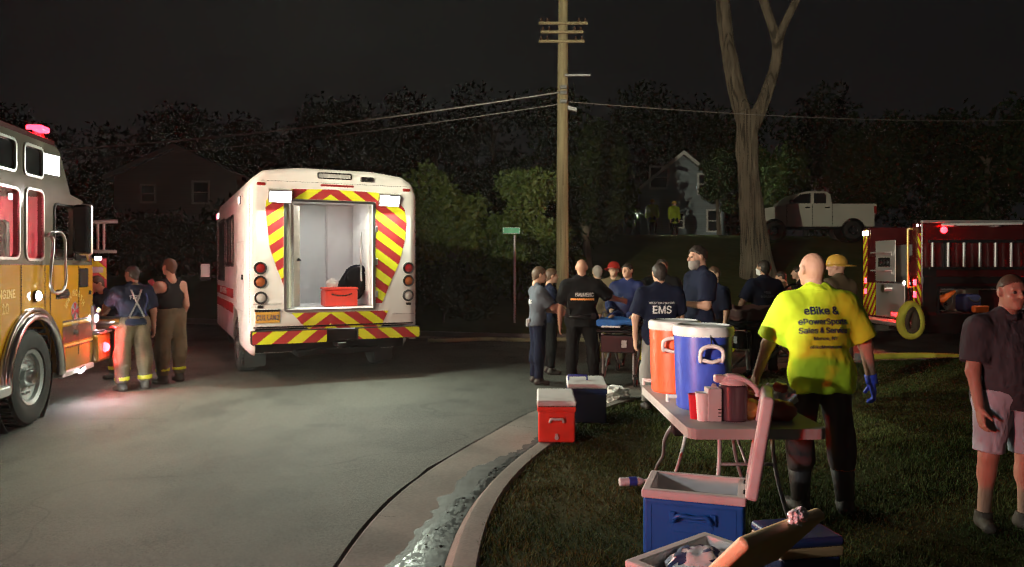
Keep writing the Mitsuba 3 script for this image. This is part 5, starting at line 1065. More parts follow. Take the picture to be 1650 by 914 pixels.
barrel('blue drink barrel with white lid and hanging side handle, nearest on the table', px(1133, 4.88), 4.88, 'blueplast', -91, .535, .187)
def cup(name, label, cat, x, y, r0, r1, h, m, tex=None):
    k = thing(name, label, cat); part(k, 'wall', lathe([(.001, .0), (r0, .0), (r1, h), (r1 + .003, h + .002), (r1 - .003, h), (r0 - .003, .006), (.001, .006)], 32), m, 30, fr(x, y, TZ)); part(k, 'rim', tube([((r1 + .001) * math.cos(a), (r1 + .001) * math.sin(a), h) for a in np.linspace(0, 2 * PI, 32)], .0035, 6, False), m, True, fr(x, y, TZ)); return k
cup('cup', 'red plastic cup tucked behind the white foam cup on the table', 'cup', px(1120, 4.52), 4.52, .030, .040, .145, 'redcup'); cup('cup', 'tall white foam cup at the front of the table', 'cup', px(1132, 4.46), 4.46, .030, .042, .165, 'foam')
k = thing('napkin_box', 'grey napkin box standing between foam cup and dark jug', 'box'); part(k, 'box', bx(px(1139, 4.45), px(1161, 4.45), 4.42, 4.52, TZ, TZ + .195, .004), 'paper', False)
part(k, 'napkin', hull([(px(1144, 4.46), 4.46, TZ + .195), (px(1157, 4.46), 4.47, TZ + .195), (px(1147, 4.46), 4.45, TZ + .225), (px(1155, 4.46), 4.48, TZ + .215)]), 'foam', False)
part(k, 'printed_lines', [bx(px(1155, 4.45), px(1160, 4.45), 4.417, 4.4195, TZ + z, TZ + z + .006) for z in (.03, .05, .07)], 'black', False)
jx, jy = px(1181, 4.48), 4.48; k = thing('jug', 'dark insulated jug with a pale lid and swing handle on the table', 'jug'); FJ = fr(jx, jy, TZ)
part(k, 'body', lathe([(.001, 0), (.078, 0), (.084, .01), (.084, .205), (.078, .215), (.001, .215)], 40), 'jug', 30, FJ); lk = part(k, 'lid', lathe([(.001, .215), (.080, .215), (.083, .235), (.07, .262), (.04, .275), (.001, .278)], 40), 'pinkplast', 30, FJ)
part(lk, 'spout', rbox(-.115, -.05, -.03, .03, .225, .272, .014, 1), 'pinkplast', 30, FJ); part(k, 'handle', tube(curve([(-.05, -.05, .268), (.02, -.075, .262), (.075, -.085, .235), (.115, -.09, .19), (.118, -.09, .155)], 20), [.016] * 20, 8), 'pinkplast', True, FJ)
def tray(name, label, cat, x, y, w, d, h, m, rz, fill, seed):
    F = fr(x, y, TZ, rz); k = thing(name, label, cat); part(k, 'tray', sub(bx(-w / 2, w / 2, -d / 2, d / 2, 0.001, h, .006), [bx(-w / 2 + .008, w / 2 - .008, -d / 2 + .008, d / 2 - .008, .01, h + .1)]), m, False, F)
    r = np.random.default_rng(seed)
    for i in range(9):
        b_ = crumple(.05, int(r.integers(1, 99)), (1.1, .8, .55), .3, 2); b_.apply_transform(F @ fr(r.uniform(-w / 2 + .06, w / 2 - .06), r.uniform(-d / 2 + .06, d / 2 - .06), h * .75 + r.uniform(0, .05), r.uniform(0, 180), r.uniform(-20, 20))); part(k, 'packet', b_, fill[int(r.integers(0, len(fill)))], True)
tray('snack_tray', 'brown cardboard tray heaped with red and yellow snack packets on the table', 'tray', 1.52, 4.86, .34, .46, .07, 'brownbox', 6, ['snackred', 'snackyel', 'snackred'], 3)
tray('snack_tray', 'second brown tray of packets, farther back beside the blue barrel', 'tray', 1.58, 5.36, .34, .38, .07, 'brownbox', -4, ['snackyel', 'snackred', 'turnout'], 7)
b = thing('plastic_bag', 'shiny crumpled plastic bag at the far right of the table', 'bag'); part(b, 'body', crumple(.10, 21, (1, 1, .95), .6).apply_transform(fr(1.70, 4.75, TZ + .09)), 'film', False); part(b, 'contents', crumple(.05, 5, (1, 1, .8), .3, 2).apply_transform(fr(1.69, 4.70, TZ + .15)), 'snackred', True)
solo('snack_bag', crumple(.075, 12, (1.3, .8, .9), .25).apply_transform(fr(1.42, 4.52, TZ + .055)), 'snackyel', 'bulging brown snack bag at the front middle of the table', 'bag', True); solo('snack_bag', crumple(.085, 15, (1.25, .8, .8), .25).apply_transform(fr(1.60, 4.47, TZ + .055)), 'snackred', 'bulging red snack bag at the front right of the table', 'bag', True)
# ---------------------------------------------------------------- coolers
def cooler(label, F, w, d, h, m, lidm, open_=None, hinge='right', handle='front', drain=True, lining='whiteplast', lid_h=.07, name='cooler', hand_m=None, lid_m=None, rim_m=None):
    """local: x 0..w, y 0..d, z 0..h; front is y=0"""
    k = thing(name, label, 'cooler'); t = .035
    o = rbox(0, w, 0, d, 0, h - .045, .022, 1); hole = bx(t, w - t, t, d - t, .06, h + .2)
    part(k, 'body', sub(o, [hole]), m, 30, F)
    rim = sub(rbox(-.008, w + .008, -.008, d + .008, h - .050, h, .012, 1), [hole]); part(k, 'rim', rim, rim_m or lidm, 30, F)
    part(k, 'lining', sub(bx(t - .001, w - t + .001, t - .001, d - t + .001, .05, h - .006), [bx(t + .006, w - t - .006, t + .006, d - t - .006, .056, h + .2)]), lining, False, F)
    L = sub(rbox(-.012, w + .012, -.012, d + .012, 0, lid_h, .022, 2), [bx(t, w - t, t, d - t, -.1, .012)]) if True else None
    if open_ is None: A = fr(0, 0, h + .002)
    elif hinge == 'right': A = fr(w, 0, h + .004, ry=open_) @ fr(-w, 0, 0)
    lk = part(k, 'lid', L, lid_m or lidm, 30, F @ A)
    if open_ is None: part(lk, 'seam', bx(.0, w, .0, d, h - .001, h + .004), 'black', False, F)
    else: [part(lk, 'hinge', bx(w - .01, w + .02, q * d - .03, q * d + .03, h - .03, h + .01, .004), 'black', False, F) for q in (.25, .75)]
    hm = hand_m or m
    if handle == 'front':
        hk = part(k, 'handle', [tube(curve([(w * .32, -.003, h * .60), (w * .32, -.03, h * .61), (w * .34, -.036, h * .66), (w * .5, -.038, h * .67), (w * .66, -.036, h * .66), (w * .68, -.03, h * .61), (w * .68, -.003, h * .60)], 30), .012, 8)], hm, True, F)
        part(hk, 'recess', [bx(w * .30, w * .70, -.004, .01, h * .42, h * .58, .003), bx(w * .27, w * .33, -.02, 0, h * .55, h * .72, .005), bx(w * .67, w * .73, -.02, 0, h * .55, h * .72, .005)], m, False, F)
    if drain: part(k, 'drain_plug', [cyl((w * .5, .0, .05), (w * .5, -.02, .05), .02, 14), bx(w * .5 - .012, w * .5 + .012, -.03, 0, .07, .085)], 'whiteplast', 30, F)
    return k
c1 = cooler('open blue cooler with its white lid standing upright, in front of the table', fr(.750, 4.275, GZ, -18), .56, .42, .385, 'blueplast2', 'whiteplast', 99, drain=False)
FC1 = fr(.750, 4.275, GZ, -18)
part(c1, 'panel_rib', [bx(x, x + .006, -.004, .0, .03, .31, .001) for x in (.045, .51)] + [bx(.045, .516, -.004, .0, z, z + .006, .001) for z in (.03, .305)], 'blueplast2', False, FC1)
part(c1, 'side_marks', [bx(-.0035, .0, .05, .07, z, z + .012) for z in np.arange(.06, .30, .035)], 'film', False, FC1)
Pf = fr(.72, 2.95, GZ, 38.6)         # long axis to the far right; the lid hinges on the camera side
c2 = thing('cooler', 'nearest open cooler holding a bag of ice, its tan lid tipped back', 'cooler')
F2 = fr(.705, 2.985, GZ, 38.6); w2, d2, h2, t2 = .55, .33, .385, .035; hole = bx(t2, w2 - t2, t2, d2 - t2, .06, .7)
part(c2, 'body', sub(rbox(0, w2, 0, d2, 0, h2 - .045, .022, 1), [hole]), 'blueplast2', 30, F2); part(c2, 'rim', sub(rbox(-.008, w2 + .008, -.008, d2 + .008, h2 - .05, h2, .012, 1), [hole]), 'whiteplast', 30, F2)
part(c2, 'lining', sub(bx(t2 - .001, w2 - t2 + .001, t2 - .001, d2 - t2 + .001, .05, h2 - .006), [bx(t2 + .006, w2 - t2 - .006, t2 + .006, d2 - t2 - .006, .056, .7)]), 'whiteplast', False, F2)
L2 = rbox(-.012, w2 + .012, 0, d2 + .02, 0, .055, .022, 2); A2 = fr(0, -.012, h2 + .01) @ fr(rx=132)
lk = part(c2, 'lid', L2, 'creamplast', 30, F2 @ A2); part(lk, 'liner', bx(.03, w2 - .03, .03, d2 - .02, -.006, .004, .002), 'whiteplast', False, F2 @ A2)
part(c2, 'handle', tube([(w2 + .004, .1, .25), (w2 + .03, .1, .25), (w2 + .03, .23, .25), (w2 + .004, .23, .25)], .012, 8), 'blueplast2', True, F2)
ib = thing('ice_bag', 'clear bag of ice printed with dark blue marks inside the nearest cooler', 'bag'); part(ib, 'bag', crumple(.15, 31, (1.25, .85, .75), .30).apply_transform(F2 @ fr(.30, .165, .30)), 'film', True)
im = crumple(.151, 31, (1.25, .85, .75), .30); im.apply_transform(F2 @ fr(.30, .165, .30)); cm_ = im.triangles_center; nz = meshkit.fbm(cm_ * [26, 26, 26], 2, 2); im.update_faces((nz > .56) & (im.face_normals[:, 2] > .1)); im.vertices = im.vertices + im.vertex_normals * .0015; part(ib, 'print', im, 'navyink', True, kind='stuff')
solo('plastic_scrap', crumple(.045, 8, (1.2, .8, .7), .5).apply_transform(F2 @ A2 @ fr(.33, d2 + .055, .02)), 'film', 'crumpled clear plastic scrap caught on the edge of the tipped tan lid', 'plastic')
c3 = cooler('dark navy cooler with a tan rim standing behind the tipped lid of the nearest one', fr(px(1258, 3.52), 3.50, GZ, 10), .31, .28, .33, 'navyplast', 'tanplast', None, drain=False, handle='none', lid_h=.04, lid_m='navyplast')
c4 = cooler('bright red cooler with a white lid standing on the kerb edge', fr(px(867, 6.92), 6.92, .085, -2), .345, .70, .335, 'redplast', 'whiteplast', None, hand_m='whiteplast', rim_m='redplast', lid_h=.055)
c5 = cooler('blue cooler with a pale lid and raised handle behind the red one', fr(px(915, 7.85), 7.80, GZ + .02, -3), .40, .62, .36, 'navyplast', 'whiteplast', None, handle='none', drain=False, rim_m='navyplast', lid_h=.05)
part(c5, 'bail_handle', tube([(.01, .28, .33), (.01, .28, .46), (.21, .30, .46), (.21, .30, .35)], .014, 8), 'blueplast', True, fr(px(915, 7.85), 7.80, GZ + .02, -3))
b = thing('white_bag', 'crumpled white plastic bag lying on the grass behind the blue cooler', 'bag'); part(b, 'body', crumple(.17, 44, (1.1, .8, .6), .5).apply_transform(fr(px(990, 9.3), 9.3, GZ + .07)), 'foam', False)
wb = thing('water_bottle', 'clear plastic water bottle lying on the grass left of the open blue cooler', 'bottle'); Fw = fr(px(1019, 5.6), 5.6, GZ + .045, 8) @ fr(ry=90)
part(wb, 'bottle', lathe([(.001, -.1), (.03, -.1), (.033, -.09), (.031, -.05), (.033, -.02), (.031, .02), (.033, .05), (.02, .085), (.012, .095), (.001, .095)], 24), 'film', 30, Fw); part(wb, 'cap', lathe([(.001, .094), (.015, .094), (.015, .115), (.001, .115)], 16), 'foam', 30, Fw); part(wb, 'label', lathe([(.0345, -.03), (.0345, .03)], 24), 'blueplast', 30, Fw)

# ---------------------------------------------------------------- stretchers
def stretcher(label, F, L=1.9, H=.80, back=55, blanket=True):
    k = thing('stretcher', label, 'stretcher')
    part(k, 'frame', [tube([(-.28, 0, H), (-.28, L, H)], .022), tube([(.28, 0, H), (.28, L, H)], .022), tube([(-.28, .02, H), (.28, .02, H)], .022), tube([(-.28, L, H), (.28, L, H)], .022), bx(-.27, .27, .02, L - .02, H - .02, H)], 'black', True, F)
    part(k, 'mattress', rbox(-.26, .26, .03, L * .55, H + .02, H + .10, .03, 1), 'blacktex', 30, F); bm_ = rbox(-.26, .26, 0, L * .42, 0, .08, .03, 1); part(k, 'backrest', bm_, 'blacktex', 30, F @ fr(0, L * .56, H + .02, rx=back))
    for sx in (-1, 1):
        part(k, 'leg', [tube([(sx * .22, .12, .12), (sx * .22, L - .6, H - .04)], .02), tube([(sx * .22, L - .12, .12), (sx * .22, .6, H - .04)], .02), tube([(sx * .22, .05, H - .03), (sx * .22, .10, .12)], .022)], 'galv', True, F)
        part(k, 'lever', bx(sx * .30 - .02, sx * .30 + .02, .2, .75, H - .28, H - .22, .01), 'reflyel', False, F @ fr(0, .45, H - .25, rx=38) @ fr(0, -.45, -(H - .25)))
        for y in (.10, L - .12):
            w_ = part(k, 'castor', lathe([(.03, -.02), (.07, -.022), (.078, -.012), (.078, .012), (.07, .022), (.03, .02), (.03, -.02)], 24, fr(sx * .24, y, .078, ry=90)), 'rubber', 30, F); part(w_, 'hub', cyl((sx * .24 - .026, y, .078), (sx * .24 + .026, y, .078), .042, 18), 'redplast', 30, F)
            part(k, 'castor_fork', bx(sx * .24 - .035, sx * .24 + .035, y - .03, y + .03, .15, .19, .008), 'black', False, F)
        part(k, 'side_rail', tube(curve([(sx * .30, .6, H + .02), (sx * .31, .62, H + .2), (sx * .31, .9, H + .22), (sx * .31, 1.05, H + .2), (sx * .30, 1.07, H + .02)], 24), .013, 6), 'steel', True, F)
    part(k, 'foot_box', [bx(-.24, .24, -.02, .16, H - .30, H - .05, .01), bx(-.05, .05, -.03, -.02, H - .24, H - .1)], 'black', False, F); part(k, 'tag', bx(.06, .13, -.034, -.022, H - .22, H - .12), 'paper', False, F)
    return k
FS = fr(px(995, 10.55), 10.55, 0, -16)
stretcher('stretcher with black frame and red castor hubs, patient seated on it', FS)
bl_ = thing('blanket', 'bright blue folded blanket over the foot of the occupied stretcher', 'blanket'); q = rbox(-.30, .26, -.05, .50, .885, .975, .035, 2).subdivide().subdivide(); q.vertices += (meshkit.fbm(q.vertices * 9, 3, 3) - .5)[:, None] * np.array([.05, .05, .09]); part(bl_, 'cloth', q, 'blanket', True, FS); part(bl_, 'white_sheet', rbox(-.22, .05, -.08, .1, .862, .885, .01, 1), 'foam', 30, FS)
F2s = fr(px(1180, 11.2), 11.2, 0, -62)
stretcher('second stretcher standing in the dark right of the drink barrels', F2s, back=20)
b = thing('gear_bag', 'blue gear bag standing on the second stretcher', 'bag'); q = rbox(-.2, .22, 1.0, 1.62, .93, 1.36, .12, 2); part(b, 'body', q, 'navyplast', 30, F2s); part(b, 'handle', tube(curve([(0, 1.1, 1.35), (0, 1.2, 1.42), (0, 1.42, 1.42), (0, 1.52, 1.35)], 12), .015, 6), 'black', True, F2s)
b = thing('red_blanket', 'dark red blanket crumpled on the foot end of the second stretcher', 'blanket'); q = rbox(-.31, .31, .05, .95, .90, 1.12, .09, 2).subdivide().subdivide(); q.vertices += (meshkit.fbm(q.vertices * 7, 3, 9) - .5)[:, None] * np.array([.10, .10, .20]); part(b, 'cloth', q, 'mattress', True, F2s)
# ---------------------------------------------------------------- the people
GR = GZ + .0
def back(x): return x
# 1 the man in the yellow-green shirt at the table
p = Person(px(1322, 5.05), 5.05, 6, 1.79, GR, lean=7, width=1.06, belly=.01, h=.012, head=(8, 8), arms={'L': ((-.38, .34, -1), (-.10, .55, -1)), 'R': ((.52, -.10, -1), (.16, -.02, -1))}, legs={'L': ((-.10, .08, -1), (-.02, -.08, -1), (-.2, 1, 0)), 'R': ((.10, -.02, -1), (.02, -.12, -1), (.35, 1, 0))})
p.hands = {'R': {'palm': (-.6, .3, 0), 'thumb': (0, 1, 0), 'curl': .9}}
p.start('bald man with his back turned in a bright yellow green lettered T-shirt', 'skin', gloves=('R',), detail=True)
p.shirt('lime', sleeve=.86, hem=-.155, g=.034, sg=.040, k=.05, collar='lime').trousers('darkpants', 1.52, g=.022, gl=.030).glove('R', 'glove')
for kk in 'RL':
    a_, b_ = p.kn[kk] * .5 + p.an[kk] * .5, p.an[kk]; part(p.k, 'boot_shaft', tube([a_ + (a_ - b_) * .03, p.kn[kk] * .25 + p.an[kk] * .75, b_ + [0, 0, .0]], [.078, .066, .058], 16), 'boot', True, p.F)
p.band('coneorange', .495, .515, .034, 'cuff_trim'); p.shoes('boot', 'boot', g=.006)
p.print([('eBike &', .050, -.02, .365, 1.0), ('ePowerSports', .038, -.015, .298, .96), ('Sales & Service', .036, -.015, .240, .92), ('Marion, NY', .022, -.01, .194, 1.05), ('eBikeMarion.com', .022, -.005, .138, .90)], 'navyink')
# 2 the man in grey polo and white shorts at the right edge
p = Person(px(1622, 4.72), 4.72, 180, 1.63, GR, lean=2, width=1.08, belly=.03, h=.012, head=(-4, -2), arms={'R': ((.20, .12, -1), (-.04, .22, -1)), 'L': ((-.12, .05, -1), (.0, .3, -1))}, legs={'R': ((.12, .06, -1), (.02, -.10, -1), (.3, 1, 0)), 'L': ((-.06, .05, -1), (-.02, -.06, -1), (-.2, 1, 0))})
p.start('man in grey polo shirt and white shorts at the right edge', 'skin2', detail=True, bareleg=True)
p.shirt('polo', sleeve=.80, hem=-.12, g=.028, sg=.034, collar='polo').trousers('shorts', .92, waist=.02, g=.034).shoes('tanshoe', g=.007).hair('hairbrown', g=.004, c=.024, tilt=.55, rough=.003)
# 3 EMS man
p = Person(px(1063, 8.65), 8.65, 4, 1.72, GR, width=1.06, h=.014, head=(6, 4), arms={'L': ((-.34, .0, -1), (.02, .10, -1)), 'R': ((.3, .35, -1), (-.4, .9, .1))}, legs={'L': ((-.16, 0, -1), (.02, -.02, -1)), 'R': ((.14, .0, -1), (0, -.02, -1))})
p.start('man in a dark T-shirt lettered EMS behind the drink barrels', 'skin').shirt('navy', sleeve=.85, hem=-.17, g=.030, sg=.036).trousers('greypants', 1.95, g=.022, gl=.030).shoes('boot').hair('hairdark')
p.print([('EMS', .088, .0, .205, .92), ('WESTERN WAYNE', .026, .0, .315, 1.0)], 'whiteink')
# 4 bearded man
p = Person(px(1128, 9.2), 9.2, 100, 1.93, GR, width=1.10, belly=.03, h=.014, head=(4, -4), arms={'L': ((-.12, .1, -1), (.3, .8, .1)), 'R': ((.2, .0, -1), (-.3, .8, .1))})
p.start('big bearded man in dark blue shirt facing left behind the blue barrel', 'skin', detail=True, nose=1.15).shirt('navy', sleeve=.80, hem=-.15, g=.034, sg=.04).trousers('blacktex', 1.95).shoes('boot').hair('hairdark', g=.016, c=.022, tilt=.5, rough=.012).beard('hairgrey')
# 5 paramedic
p = Person(px(937, 10.75), 10.75, -4, 1.85, 0, width=1.10, h=.014, head=(4, 4), arms={'L': ((-.30, .05, -1), (-.02, .12, -1)), 'R': ((.75, .55, -.62), (.75, .8, -.2))}, legs={'L': ((-.10, .02, -1), (.0, -.03, -1)), 'R': ((.16, .02, -1), (.04, -.04, -1))})
p.start('tall bald man in black uniform with an orange reflective back stripe', 'skin2').shirt('blacktex', sleeve=.88, hem=-.14, g=.032, sg=.036, collar='blacktex').trousers('blacktex', 1.96, g=.024, gl=.032).shoes('boot')
p.print([('PARAMEDIC', .050, .035, .285, .62)], 'whiteink')
def bandf(P, p=p):
    Q = (P - p.pel) @ p.R; return np.maximum(np.maximum(np.maximum(p.shirt_f(P) - .011, .232 - Q[:, 2]), Q[:, 2] - .260), np.maximum(Q[:, 1] + .0, np.abs(Q[:, 0] - .01) - .165))
part(p.k, 'reflective_stripe', surf(bandf, p.lo, p.hi, .010), 'orangeband', True, p.F)
part(p.k, 'belt', tube([p.tp((.205 * math.cos(a), .15 * math.sin(a), .01)) for a in np.linspace(0, 2 * PI, 30)], .028, 6, False), 'black', True, p.F)
part(p.k, 'radio', [rbox(-.22, -.16, -.12, -.07, .955, 1.07, .01, 1), cyl((-.19, -.1, 1.06), (-.19, -.1, 1.16), .006, 6)], 'black', 30, p.F); part(p.k, 'pouch', rbox(.13, .20, -.15, -.11, .93, 1.02, .01, 1), 'black', 30, p.F)
# 6, 7 the pair at the left of the crowd
p = Person(px(866, 10.95), 10.95, -76, 1.73, 0, width=1.0, h=.014, head=(0, -4), arms={'R': ((.05, .62, -.78), (-.05, .93, .40)), 'L': ((-.12, .4, -.9), (.1, 1, -.2))}, legs={'R': ((.08, .0, -1), (0, -.04, -1)), 'L': ((-.1, .03, -1), (0, -.06, -1))})
p.start('man in grey T-shirt reaching out to touch the paramedic’s shoulder'.replace('’', ''), 'skin', detail=True).shirt('greyshirt', sleeve=.80, hem=-.08, g=.024, sg=.034).trousers('navy', 1.96, g=.020, gl=.026).shoes('boot').hair('hairbrown', g=.016)
labels[p.k]['label'] = 'man in grey T-shirt stretching one arm out to a colleague in black'
p.print([('EMS', .06, .0, .25, .9)], 'whiteink')
part(p.k, 'radio', rbox(-.05, .02, -.17, -.13, .86, .98, .012, 1), 'galv', 30, p.F); part(p.k, 'pouch', rbox(.05, .09, -.16, -.13, .92, .99, .01, 1), 'galv', 30, p.F)
p = Person(px(886, 12.0), 12.0, -80, 1.70, 0, h=.018, head=(0, 0), arms={'R': ((0, .3, -1), (0, .9, -.4))}); p.start('person in dark clothes standing close behind the man in grey', 'skin').shirt('navy', sleeve=.9).trousers('blacktex').shoes('boot').hair('hairbrown', g=.018, long=.04)
# 8 patient on the stretcher
M4 = FS @ fr(0, .95, 0); pos = M4[:3, 3]
p = Person(pos[0], pos[1], 164, 1.74, 0, sit=.90, lean=-14, h=.016, head=(-20, -6), arms={'R': ((.25, .25, -1), (-.2, .9, -.35)), 'L': ((-.25, .25, -1), (.2, .9, -.35))}, legs={'R': ((.16, 1, -.02), (.0, 1, -.06), (.1, .25, 1)), 'L': ((-.16, 1, -.02), (0, 1, -.06), (-.1, .25, 1))})
p.start('patient in a blue jacket sitting up on the stretcher with legs out', 'skin', bareleg=True).shirt('royal', sleeve=1.85, hem=-.1, g=.03).trousers('royal', 1.1, g=.02).hair('hairdark')
# 9 firefighter with red helmet, 10-12 heads in the crowd
p = Person(px(990, 13.0), 13.0, 150, 1.80, 0, h=.018, head=(10, 10)); p.start('firefighter in a shiny red helmet behind the occupied stretcher', 'skin').shirt('turnout', sleeve=1.9, hem=-.22, g=.045).trousers('turnout', g=.04).shoes('boot').helmet('helmred')
p = Person(px(964, 13.4), 13.4, 30, 1.76, 0, h=.018, head=(-20, 8)); p.start('grey haired person half hidden right of the bald man in black', 'skin').shirt('blacktex', sleeve=.9).trousers('blacktex').shoes('boot').hair('hairgrey', g=.014)
p = Person(px(1066, 12.2), 12.2, 175, 1.86, 0, h=.018, head=(0, 12), width=1.12, arms={'R': ((.35, .3, -1), (-.3, .8, -.3)), 'L': ((-.35, .3, -1), (.3, .8, -.3))}); p.start('person facing the camera directly behind the head of the EMS man', 'skin').shirt('blacktex', sleeve=.55, g=.03).trousers('blacktex').shoes('boot').hair('hairdark', g=.016)
p = Person(px(1152, 10.9), 10.9, 120, 1.74, 0, h=.018, head=(0, 4)); p.start('short haired person looking left behind the shoulder of the bearded man', 'skin').shirt('navy', sleeve=.9).trousers('blacktex').shoes('boot').hair('hairbrown', g=.008)
# 13 dark blue T-shirt by the big tree
p = Person(px(1231, 11.6), 11.6, 8, 1.84, 0, h=.015, head=(25, 12), arms={'L': ((-.55, .1, -1), (-.1, .6, -.8)), 'R': ((.5, .1, -1), (-.1, .6, -.6))}, legs={'L': ((-.1, 0, -1), (0, -.03, -1)), 'R': ((.12, .02, -1), (0, -.03, -1))})
p.start('man in dark blue T-shirt seen from behind below the big tree', 'skin').shirt('navy', sleeve=.85, hem=-.14, g=.03, sg=.036).trousers('blacktex', 1.96, g=.022, gl=.03).shoes('boot').hair('hairdark')
p.print([('FIRE', .035, .0, .30, 1.0), ('RESCUE', .035, .0, .24, 1.1)], 'greyink' if 0 else 'greyshirt')
part(p.k, 'face_mask', surf(lambda P: np.maximum(p.face(P) - .006, np.maximum(((P - p.hd) @ p.HR)[:, 2] + .02, -((P - p.hd) @ p.HR)[:, 1] - .02)), p.hd - .16, p.hd + .16, .010), 'foam', True, p.F)
# 14, 15 small figures, 16 yellow helmet
p = Person(px(1270, 14.3), 14.3, 60, 1.66, 0, h=.02, head=(10, 0), lean=10); p.start('firefighter in tan coat bending, farthest left of the pair by the bald man', 'skin').shirt('turnout', sleeve=1.9, hem=-.2, g=.04).trousers('turnout', g=.035).shoes('boot').hair('hairdark')
labels[p.k]['label'] = 'firefighter in tan coat bending, between the dark blue T-shirt and the bald man'
p = Person(px(1288, 13.8), 13.8, 75, 1.74, 0, h=.02, head=(0, 0)); p.start('person in black looking left, partly hidden by the bald man at the table', 'skin').shirt('blacktex', sleeve=.9).trousers('blacktex').shoes('boot').hair('hairdark')
p = Person(px(1351, 9.4), 9.4, 30, 1.80, GR, h=.018, head=(30, 0), arms={'R': ((.2, .2, -1), (-.3, .8, .3))}); p.start('firefighter in yellow helmet half hidden behind the bald man', 'skin').shirt('turnout', sleeve=1.9, hem=-.2, g=.045).trousers('turnout', g=.04).shoes('boot').helmet('helmyel', .03)
part(p.k, 'reflective_patch', surf(lambda P, p=p: np.maximum(p.shirt_f(P) - .004, np.maximum(.18 - ((P - p.pel) @ p.R)[:, 2], ((P - p.pel) @ p.R)[:, 2] - .24)), p.lo, p.hi, .014), 'orangeband', True, p.F)
# 17 firefighter in tank top drinking, 18 navy shirt, 19 bending
p = Person(px(275, 11.1), 11.1, 62, 1.86, 0, h=.013, head=(4, 4), width=1.04, arms={'L': ((-.2, .55, -.8), (.75, .35, .9)), 'R': ((.18, -.05, -1), (-.1, .35, -1))}, legs={'L': ((-.10, .03, -1), (0, -.05, -1)), 'R': ((.10, .0, -1), (0, -.03, -1))})
p.hands = {'L': {'palm': (.5, .5, 0), 'curl': 1.1, 'dir': (.5, .2, .5)}}
p.start('firefighter in black tank top and tan turnout trousers drinking from a cup', 'skin', detail=True).tank('blacktex').trousers('turnout', 1.94, waist=.09, g=.040, gl=.045).shoes('boot', g=.012).hair('hairbrown', g=.010)
p.band('reflyel', .70, .80, .049)
hnd = (p.F @ np.r_[p.wr['L'] + unit((.5, .2, .5)) * .10, 1])[:3]; k = thing('drink_cup', 'red drink cup lifted to the mouth of the firefighter in the tank top', 'cup'); part(k, 'cup', lathe([(.001, 0), (.03, 0), (.042, .11), (.038, .11), (.028, .006), (.001, .006)], 24, fr(*hnd) @ fr(-.02, -.03, -.04, 0, 25, -20)), 'redcup', 30)
p = Person(px(214, 10.4), 10.4, 48, 1.76, 0, h=.013, head=(20, 2), width=1.04, arms={'L': ((-.25, .75, -.65), (.0, .8, -.75)), 'R': ((.35, .10, -1), (.12, .25, -1))}, legs={'L': ((-.12, .06, -1), (0, -.06, -1)), 'R': ((.14, -.02, -1), (.02, -.05, -1))})
p.start('firefighter in navy T-shirt with tan turnout trousers and bright cuff bands', 'skin', detail=True).shirt('navy', sleeve=.80, hem=-.04, g=.026, sg=.034, collar='turnout').trousers('turnout', 1.94, waist=.08, g=.042, gl=.048).shoes('boot', g=.012).hair('hairdark', g=.008)
p.band('reflyel', .72, .86, .053)
part(p.k, 'suspenders', [tube([p.tp((x, -.145, z)) for x, z in ((.10, .08), (.03, .22), (.0, .28))], .012, 6), tube([p.tp((x, -.145, z)) for x, z in ((-.10, .08), (-.03, .22), (.0, .28))], .012, 6), tube([p.tp((0, -.145, .28)), p.tp((.07, -.12, .46))], .012, 6), tube([p.tp((0, -.145, .28)), p.tp((-.07, -.12, .46))], .012, 6)], 'galv', True, p.F)
part(p.k, 'air_tube', tube(curve([p.tp((.12, -.13, .40)), p.tp((.13, -.17, .30)), p.tp((.10, -.18, .2)), p.tp((.13, -.15, .10))], 16), .014, 6), 'royal', True, p.F)
p.print([('FIRE', .05, -.01, .33, .9)], 'whiteink')
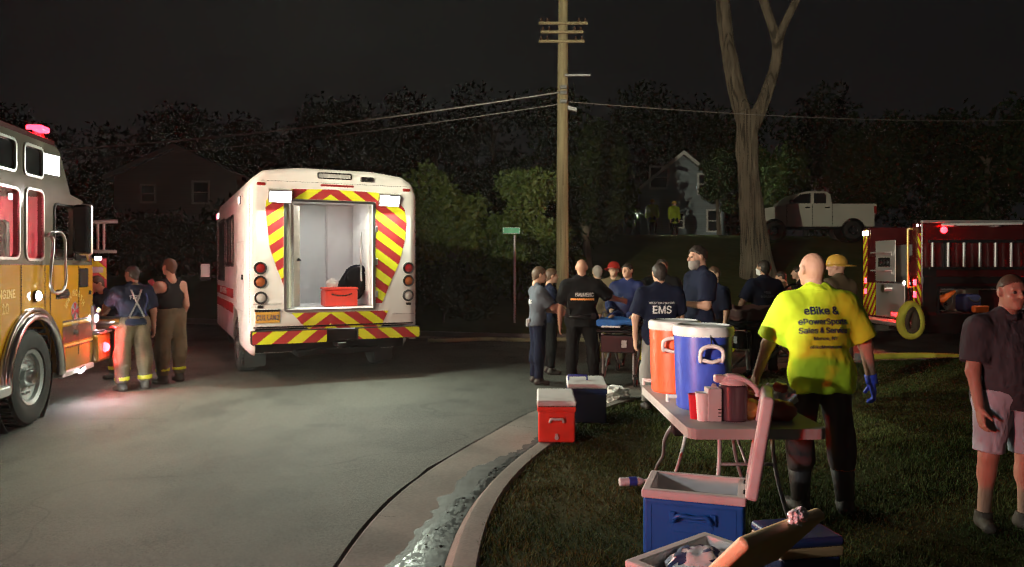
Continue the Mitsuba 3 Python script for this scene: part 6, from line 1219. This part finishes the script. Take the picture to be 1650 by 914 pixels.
p = Person(px(192, 11.4), 11.4, 150, 1.70, 0, h=.016, lean=30, head=(0, 12), arms={'L': ((-.2, .6, -.8), (.2, .8, -.5)), 'R': ((.35, .4, -.8), (-.2, .8, -.6))}); p.start('firefighter leaning at the front corner of the yellow engine, nearest to it', 'skin').shirt('navy', sleeve=.7, hem=-.05, g=.024).trousers('turnoutd', 1.94, waist=.06, g=.04, gl=.045).shoes('boot', g=.012).hair('hairbrown', g=.01)
p.band('reflyel', .70, .84, .050)
# 20 firefighter seated in the cab
q = (FE @ np.array([-.42, .74, 0, 1]))[:3]; p = Person(q[0], q[1], 10.6 - 30, 1.78, 0, sit=1.36, h=.018, lean=-6, legs={'R': ((.1, 1, -.1), (0, .1, -1)), 'L': ((-.1, 1, -.1), (0, .1, -1))}, arms={'R': ((.2, .4, -1), (-.1, 1, .1)), 'L': ((-.2, .4, -1), (.1, 1, .1))}); p.start('firefighter in a bright lime vest sitting in the cab of the yellow engine', 'skin').shirt('lime', sleeve=1.9, g=.03).trousers('turnoutd', 1.9).shoes('boot').helmet('coneorange', .02)
# 21, 22 firefighters at the grey house
for u, nm in ((1051, 'left one of the two lime jacketed firefighters before the grey house'), (1086, 'right one of the two lime jacketed firefighters before the grey house')):
    x, y = px(u, 38.3), 38.3; p = Person(x, y, 170 if u < 1060 else 200, 1.85, float(hz(x, y)), h=.03); p.start(nm, 'skin').shirt('hivis', sleeve=1.9, hem=-.3, g=.06).trousers('blacktex', g=.04).helmet('helmyel', .03)
x, y = px(1003, 37.0), 37.0; p = Person(x, y, 150, 1.75, float(hz(x, y)), h=.03); p.start('person in dark clothes in the yard left of the work light', 'skin').shirt('blacktex', sleeve=1.9, g=.04).trousers('blacktex', g=.04).hair('hairdark')
# ---------------------------------------------------------------- thin night haze round the lamps
HAZE = 0.0008
scene['haze_air'] = {'type': 'homogeneous', 'albedo': rgb((.95, .95, .95)), 'sigma_t': HAZE, 'phase': {'type': 'hg', 'g': 0.6}}
scene['haze'] = {'type': 'cube', 'to_world': T4().translate([0, 80, 24]).scale([110, 120, 26]), 'bsdf': {'type': 'null'}, 'interior': {'type': 'ref', 'id': 'haze_air'}}
labels['haze'] = {'label': 'thin grey night haze filling the air of the whole street', 'category': 'haze', 'kind': 'stuff'}
scene['camera']['medium'] = {'type': 'ref', 'id': 'haze_air'}
